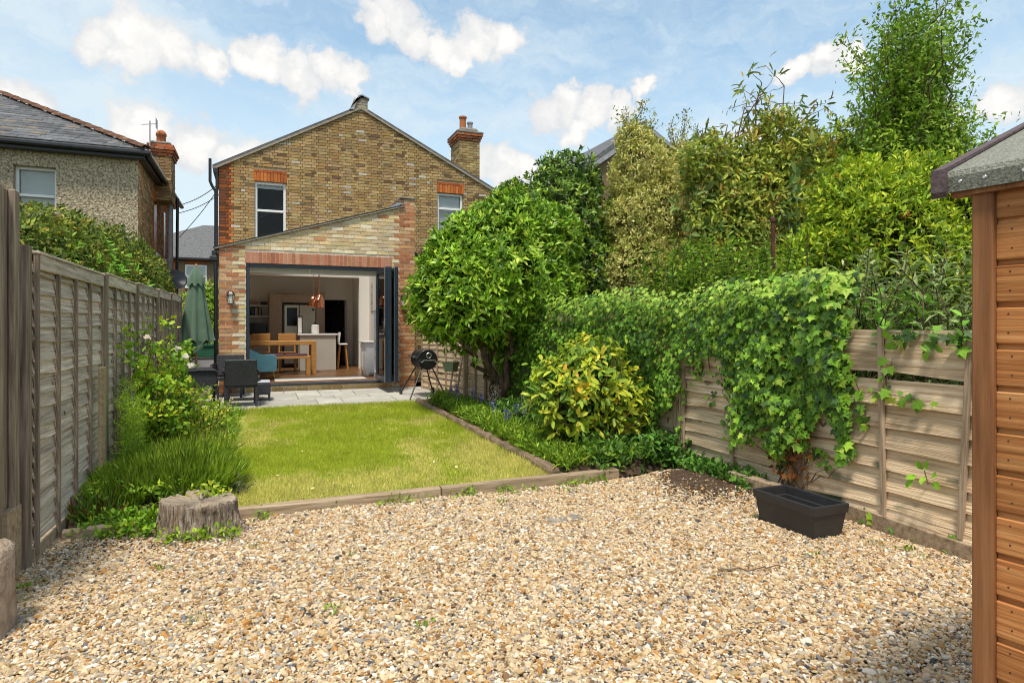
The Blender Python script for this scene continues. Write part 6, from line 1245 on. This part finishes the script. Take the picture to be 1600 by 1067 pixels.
def lavender():
    r = thing('lavender_clump', 'big fresh green lavender clump behind the stump', 'plant', (-.50, 6.0, .05)); f = Foliage()
    for (cx, cy, rx, ry, n, h) in ((-.55,5.95,.30,.30,3400,(.26,.46)),(-.85,6.05,.30,.34,2600,(.24,.44)),(-.38,6.15,.20,.32,1700,(.20,.38)),(-.7,6.5,.34,.3,1800,(.3,.48)),(-1.0,5.85,.20,.28,1100,(.18,.34))):
        g = stalks('', '', n, cx, cy, rx, ry, .05, h, .011, [(.22,.36,.035),(.30,.44,.05),(.14,.26,.04),(.38,.48,.10)], .3, 'lance', out=.6); f.V += g.V; f.C += g.C; f.F += [q+f.n for q in g.F]; f.n += g.n
    f.build('foliage', 'grass', r); f = Foliage(); n = 900; a = rng.uniform(0, 6.28, n); P = np.stack([-.55+.5*np.cos(a)*rng.random(n), 5.80+.25*np.sin(a)*rng.random(n), rng.uniform(.05,.2,n)], 1); f.leaves(P, rng.normal(0,.7,(n,3))+A3(0,-.3,.5), rng.normal(0,1,(n,3)), rng.uniform(.06,.12,n), .012, cold((.20,.23,.17), n, .2), 'lance'); f.build('old_growth', 'leaf', r)
lavender()
def merge(fs):
    f = Foliage()
    for g in fs: f.V += g.V; f.C += g.C; f.F += [q+f.n for q in g.F]; f.n += g.n
    return f
r = thing('feathery_fennel', 'feathery bright green plant between the rose bush and the fence', 'plant', (-1.08, 6.6, .05))
m = MB(); P = []; 
for k in range(12):
    q = limb(m, (-1.06+random.gauss(0,.07), 6.55+random.gauss(0,.14), .04), (-1.06+random.gauss(0,.12), 6.55+random.gauss(0,.2), random.uniform(.55,.95)), .005, .002, .06, 8, 4)
    for t in q[1:]: P += [tuple(Vector(t)+Vector(rng.normal(0,.03,3))) for _ in range(34)]
m.build('stem', M_['green_pot'], r); P = np.array(P); n = len(P); f = Foliage(); f.leaves(P, rng.normal(0,1,(n,3))+A3(0,0,.5), rng.normal(0,1,(n,3)), rng.uniform(.04,.10,n), .006, cold((.28,.42,.05), n, .18), 'blade'); f.build('foliage', 'grass', r)
def rose():
    r = thing('rose_bush', 'tall rose bush with white blooms against the left fence', 'shrub', (-.88, 7.35, .08)); m = MB(); tips = []
    for k in range(17):
        e = Vector((-.96+random.gauss(0,.20), 7.3+random.gauss(0,.30), random.uniform(.75,1.40))); q = limb(m, (-.96+random.gauss(0,.06), 7.35+random.gauss(0,.08), .06), e, .011, .004, .09, 9, 5)
        for j in range(11):
            t = Vector(q[random.randint(3,9)]); b = t+Vector((random.gauss(.04,.12), random.gauss(0,.14), random.gauss(.06,.10))); limb(m, t, b, .004, .002, .1, 3, 4); tips += [tuple(b), tuple(t.lerp(b,.6))]
    m.build('stem', M_['bark'], r); tp = np.array(tips); f = Foliage(); f.rosettes(tp, up(rng.normal(0,.6,tp.shape), .5), 7, .068, .55, palette([(.12,.25,.03),(.19,.34,.035),(.28,.42,.045),(.40,.47,.05)], (3,3,2,1.3), .13, .2), (.5,1.6), 'oval', .03); f.build('foliage', 'leaf', r)
    for (x, y, z) in ((-.80,7.6,1.24),(-.70,7.3,1.16),(-.66,7.5,1.06),(-1.02,7.1,1.36)):
        f = Foliage()
        for s, k in ((.05,7),(.04,6),(.03,5)): f.rosettes(A3((x,y,z)), A3((.1,-.6,.7)), k, s, .85, palette([(.80,.76,.66),(.78,.70,.56)], None, .05), (.5,1.2), 'oval', .004)
        f.build('bloom', 'petal', r)
rose()
r, _p = spray_shrub('yellow_green_bush', 'loose yellow green bush at the front of the left bed by the patio', (-.55, 8.3, .1), shoots(40, (-1.0,-.45), (7.6,8.8), .12, (.35,.70), .12)+[((-.6,7.7,.2),(-.28,7.6,.62)),((-.6,7.9,.2),(-.25,7.9,.66))], .055, .55, [(.34,.42,.04),(.26,.37,.04),(.45,.46,.05)], step=.045)
f = merge([stalks('', '', 2600, -.65, 7.2, .36, .7, .07, (.18,.42), .010, [(.24,.36,.04),(.31,.41,.06),(.38,.40,.12)], .5), stalks('', '', 2400, -.62, 8.6, .34, 1.1, .10, (.12,.28), .010, [(.24,.36,.04),(.31,.41,.06),(.38,.40,.12)], .5), stalks('', '', 400, -.45, 10.0, .25, .3, .17, (.10,.22), .009, [(.26,.38,.05)], .5)])
tag(f.build('left_bed_grasses', 'grass'), 'long unmown grass and stems filling the left bed', 'grass', kind='stuff')
carpet('left_bed_leaves', 'leafy weeds and small flowers filling the left bed', 1100, (-1.22,-.25), (5.45,10.2), bedz_l, .06, .4, [(.17,.30,.035),(.26,.38,.045),(.10,.20,.03)], hh=(0,.2))
f = stalks('', '', 260, -1.12, 5.55, .14, .16, .03, (.1,.3), .02, [(.10,.20,.04),(.16,.27,.05),(.20,.07,.05)], .5); tag(f.build('fence_foot_plant', 'leaf'), 'small dark leafy plant with reddish stems at the foot of the left fence', 'plant')
spots = [(2.86,9.75),(2.90,9.5),(3.03,10.0),(3.0,8.7),(2.95,8.05),(3.12,7.6),(2.85,7.3),(3.05,9.2)]
for i, (x, y) in enumerate(spots):
    z = float(bedz_r(np.array(x), np.array(y))); r = thing('bluebell', 'violet blue bluebell spike in the right flower bed', 'flower', (x, y, z), 'bluebells in the right flower bed'); m = MB(); q = limb(m, (x,y,z), (x+.02,y-.02,z+.27), .004, .002, .08, 5, 4); m.build('stem', M_['green_pot'], r)
    n = 46; P = np.stack([rng.normal(x+.015,.018,n), rng.normal(y-.015,.018,n), z+rng.uniform(.16,.30,n)], 1); f = Foliage(); f.leaves(P, rng.normal(0,1,(n,3))+A3(0,0,-.5), rng.normal(0,1,(n,3)), .026, .016, cold((.17,.16,.52), n, .2), 'oval'); f.build('flower_head', 'petal', r, kind='stuff')
fl_ = ('left of the cone shrub', 'right of the cone shrub', 'in front of the round tree trunk', 'between the cone shrub and the trunk', 'beyond the bluebells')
for i, (x, y) in enumerate(((3.2,7.45),(3.64,7.7),(3.2,8.6),(3.66,8.2),(3.1,9.3))):
    z = float(bedz_r(np.array(x), np.array(y))); r = thing('faded_flower_spike', 'pale faded flower spike in the right bed '+fl_[i], 'flower', (x, y, z), 'faded flower spikes in the right bed'); m = MB()
    for k in range(3): limb(m, (x,y,z), (x+random.gauss(0,.04),y+random.gauss(0,.04),z+.36+random.uniform(-.05,.1)), .004, .002, .08, 5, 4)
    m.build('stem', M_['green_pot'], r); n = 130; P = np.stack([rng.normal(x,.035,n), rng.normal(y,.03,n), z+rng.uniform(.14,.44,n)], 1); f = Foliage(); f.leaves(P, rng.normal(0,1,(n,3)), rng.normal(0,1,(n,3)), .022, .012, cold((.42,.36,.34), n, .2), 'dia'); f.build('flower_head', 'petal', r, kind='stuff')
r = tree('leafy_side_plant', 'bright dock like plant with round leaves at the ivy edge beside the trunk', (3.72, 8.2, .2), cat='plant'); f = Foliage(); n = 60; P = np.stack([rng.normal(3.66,.12,n), rng.normal(7.9,.15,n), rng.uniform(.55,.95,n)], 1); f.leaves(P, rng.normal(0,.6,(n,3))+A3(-.5,-.5,-.1), rng.normal(0,.3,(n,3))+A3(-.2,-.3,1), rng.uniform(.07,.11,n), .075, cold((.22,.38,.06), n, .15), 'oval'); f.build('foliage', 'leaf', r); m = MB()
for k in range(10): limb(m, (3.75,8.05,.15), P[k], .006, .003, .1, 5, 4)
m.build('stem', M_['green_pot'], r)
r = tree('fence_seedling', 'single bright green seedling sprouting from the bleached fence panel', (4.17, 2.88, .45), cat='plant'); f = Foliage(); P = A3((4.12,2.86,.52),(4.11,2.83,.53),(4.12,2.80,.50),(4.11,2.84,.48),(4.12,2.90,.47),(4.12,2.79,.46),(4.11,2.92,.44)); f.leaves(P, A3((-.3,.2,.5),(-.3,-.2,.6),(-.4,-.5,.1),(-.5,-.1,-.3),(-.4,.5,-.2),(-.3,-.6,-.4),(-.3,.5,-.7)), A3((-1,0,.5),)*np.ones((7,1)), .075, .048, cold((.20,.42,.05), 7, .1), 'oval'); f.build('foliage', 'leaf', r); MB().tube([(4.17,2.86,.42),(4.12,2.85,.52)], .004, 5).build('stem', M_['green_pot'], r)
for (x, y, z, l) in ((4.0,5.5,.1,'dark green nettle like plant at the end of the ivy'),):
    spray_shrub('nettle_plant', l, (x, y, z), shoots(26, (3.72,4.05), (5.25,5.65), .02, (.22,.42), .07), .085, .55, [(.04,.13,.035),(.07,.20,.045),(.10,.26,.05)], step=.04)
# ---- hedge behind the left fence
def hedge():
    r = tree('left_hedge', 'bushy evergreen hedge showing above the left fence', (-2.0, 9.0, 0), cat='hedge')
    E = [((-2.05,6.9,1.75),(.55,.8,.80)),((-2.05,8.1,1.85),(.6,.9,.88)),((-2.05,9.4,1.88),(.6,.9,.98)),((-2.0,10.8,1.92),(.6,1.0,1.02)),((-1.98,12.2,1.92),(.55,.9,1.02)),((-1.98,13.5,1.85),(.5,.9,1.0)),((-1.95,14.5,1.7),(.45,.7,.85))]
    f = Foliage(); p, d = shell(E, 7600, .8, 1.05, .13, 3, 29, 1.2); f.rosettes(p, up(d, .6)+rng.normal(0,.3,p.shape), 7, .072, .38, palette([(.09,.14,.03),(.14,.20,.04),(.24,.29,.05),(.27,.22,.05),(.045,.08,.02)], (3,3,2,1.2,1.6), .15, .15), (.5,1.3), 'lance', .02)
    q = p[(p[:,1] > 7.2) & (p[:,1] < 9.6) & (p[:,2] < 2.5) & (p[:,0] > -2.1)]; q = q[rng.choice(len(q), 110)]; f.rosettes(q+A3(.06,0,0), np.tile(A3(.6,-.3,.7)[None], (len(q),1)), 7, .11, .3, palette([(.18,.42,.05),(.14,.33,.04)]), (.5,1.3), 'lance', .02)
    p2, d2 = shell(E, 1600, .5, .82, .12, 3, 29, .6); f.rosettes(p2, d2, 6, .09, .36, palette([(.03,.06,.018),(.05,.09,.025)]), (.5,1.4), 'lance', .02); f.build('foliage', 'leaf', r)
    m = MB()
    for k in range(40): y = random.uniform(6.4, 14.8); limb(m, (-2.0,y,-.05), (-2.0+random.gauss(0,.2),y+random.gauss(0,.3),random.uniform(1.6,2.2)), .025, .008, .06, 6, 6)
    m.build('stem', M_['bark'], r)
hedge()
def bg_tree(name, label, c, rad, n, L, cols):
    r = tree(name, label, (c[0], c[1], 0)); f = Foliage(); p, d = shell([(c, rad), ((c[0]+rad[0]*.4, c[1], c[2]-rad[2]*.4), tuple(v*.8 for v in rad))], n, .6, 1.05, .3, 1.6, 5); f.rosettes(p, up(d, .4), 6, L, .5, palette(cols), (.5,1.5), 'dia', .05); f.build('crown', 'leaf', r); m = MB(); limb(m, (c[0],c[1],-.09), c, .14, .06, .04, 6, 7); m.build('trunk', M_['bark'], r)
bg_tree('passage_tree', 'light green tree beyond the side passage behind the parasol', (-1.75, 27., 1.5), (1.25,1.0,1.75), 1500, .20, [(.19,.33,.05),(.25,.40,.06),(.12,.22,.04)])
bg_tree('boundary_bush', 'dark bush in the gap behind the lime yellow shrub', (9.3, 5.4, 1.2), (2.2,.8,1.35), 1500, .15, [(.09,.16,.03),(.14,.23,.04),(.20,.28,.05)])
bg_tree('background_tree', 'yellow green leafy tree mass behind the large leaved tree', (10.0, 11.4, 3.1), (2.5,1.0,2.15), 4200, .13, [(.26,.33,.06),(.35,.41,.08),(.44,.46,.11),(.17,.24,.05)])
bg_tree('background_tree', 'yellow green leafy tree between the large leaved tree and the tall tree', (10.8, 8.9, 3.9), (1.4,.7,1.9), 2600, .12, [(.20,.29,.05),(.28,.37,.06),(.13,.21,.04)])

# ---- leaf litter on the gravel, thicker along the edges
n = 700; x = rng.uniform(-1.25, 4.1, n); y = rng.uniform(1.5, 5.2, n); k = rng.random(n) < np.clip(.10+.9*np.exp(-(5.2-y)/.35)+.9*np.exp(-(x+1.25)/.3)+.9*np.exp(-(4.1-x)/.4), 0, 1); x, y = x[k], y[k]; n = len(x)
f = Foliage(); f.leaves(np.stack([x, y, grav_h(x, y)+.016], 1), np.stack([rng.normal(0,1,n), rng.normal(0,1,n), rng.normal(.1,.2,n)], 1), rng.normal(0,.35,(n,3))+A3(0,0,1), rng.uniform(.015,.042,n), rng.uniform(.008,.018,n), cold((.26,.15,.07), n, .35), 'lance')
tag(f.build('leaf_litter', 'leaf'), 'small dry brown leaves scattered along the gravel edges', 'leaf litter', kind='stuff')
n = 34; x = rng.uniform(.1, 2.45, n); y = rng.uniform(5.6, 10.2, n); f = Foliage(); f.leaves(np.stack([x, y, lawn_z(y)+.035], 1), np.stack([rng.normal(0,1,n), rng.normal(0,1,n), rng.normal(0,.15,n)], 1), rng.normal(0,.3,(n,3))+A3(0,0,1), rng.uniform(.03,.06,n), rng.uniform(.02,.035,n), cold((.62,.58,.32), n, .15), 'oval')
tag(f.build('fallen_leaves', 'leaf'), 'pale yellow fallen leaves dotted over the lawn', 'leaves', kind='stuff')
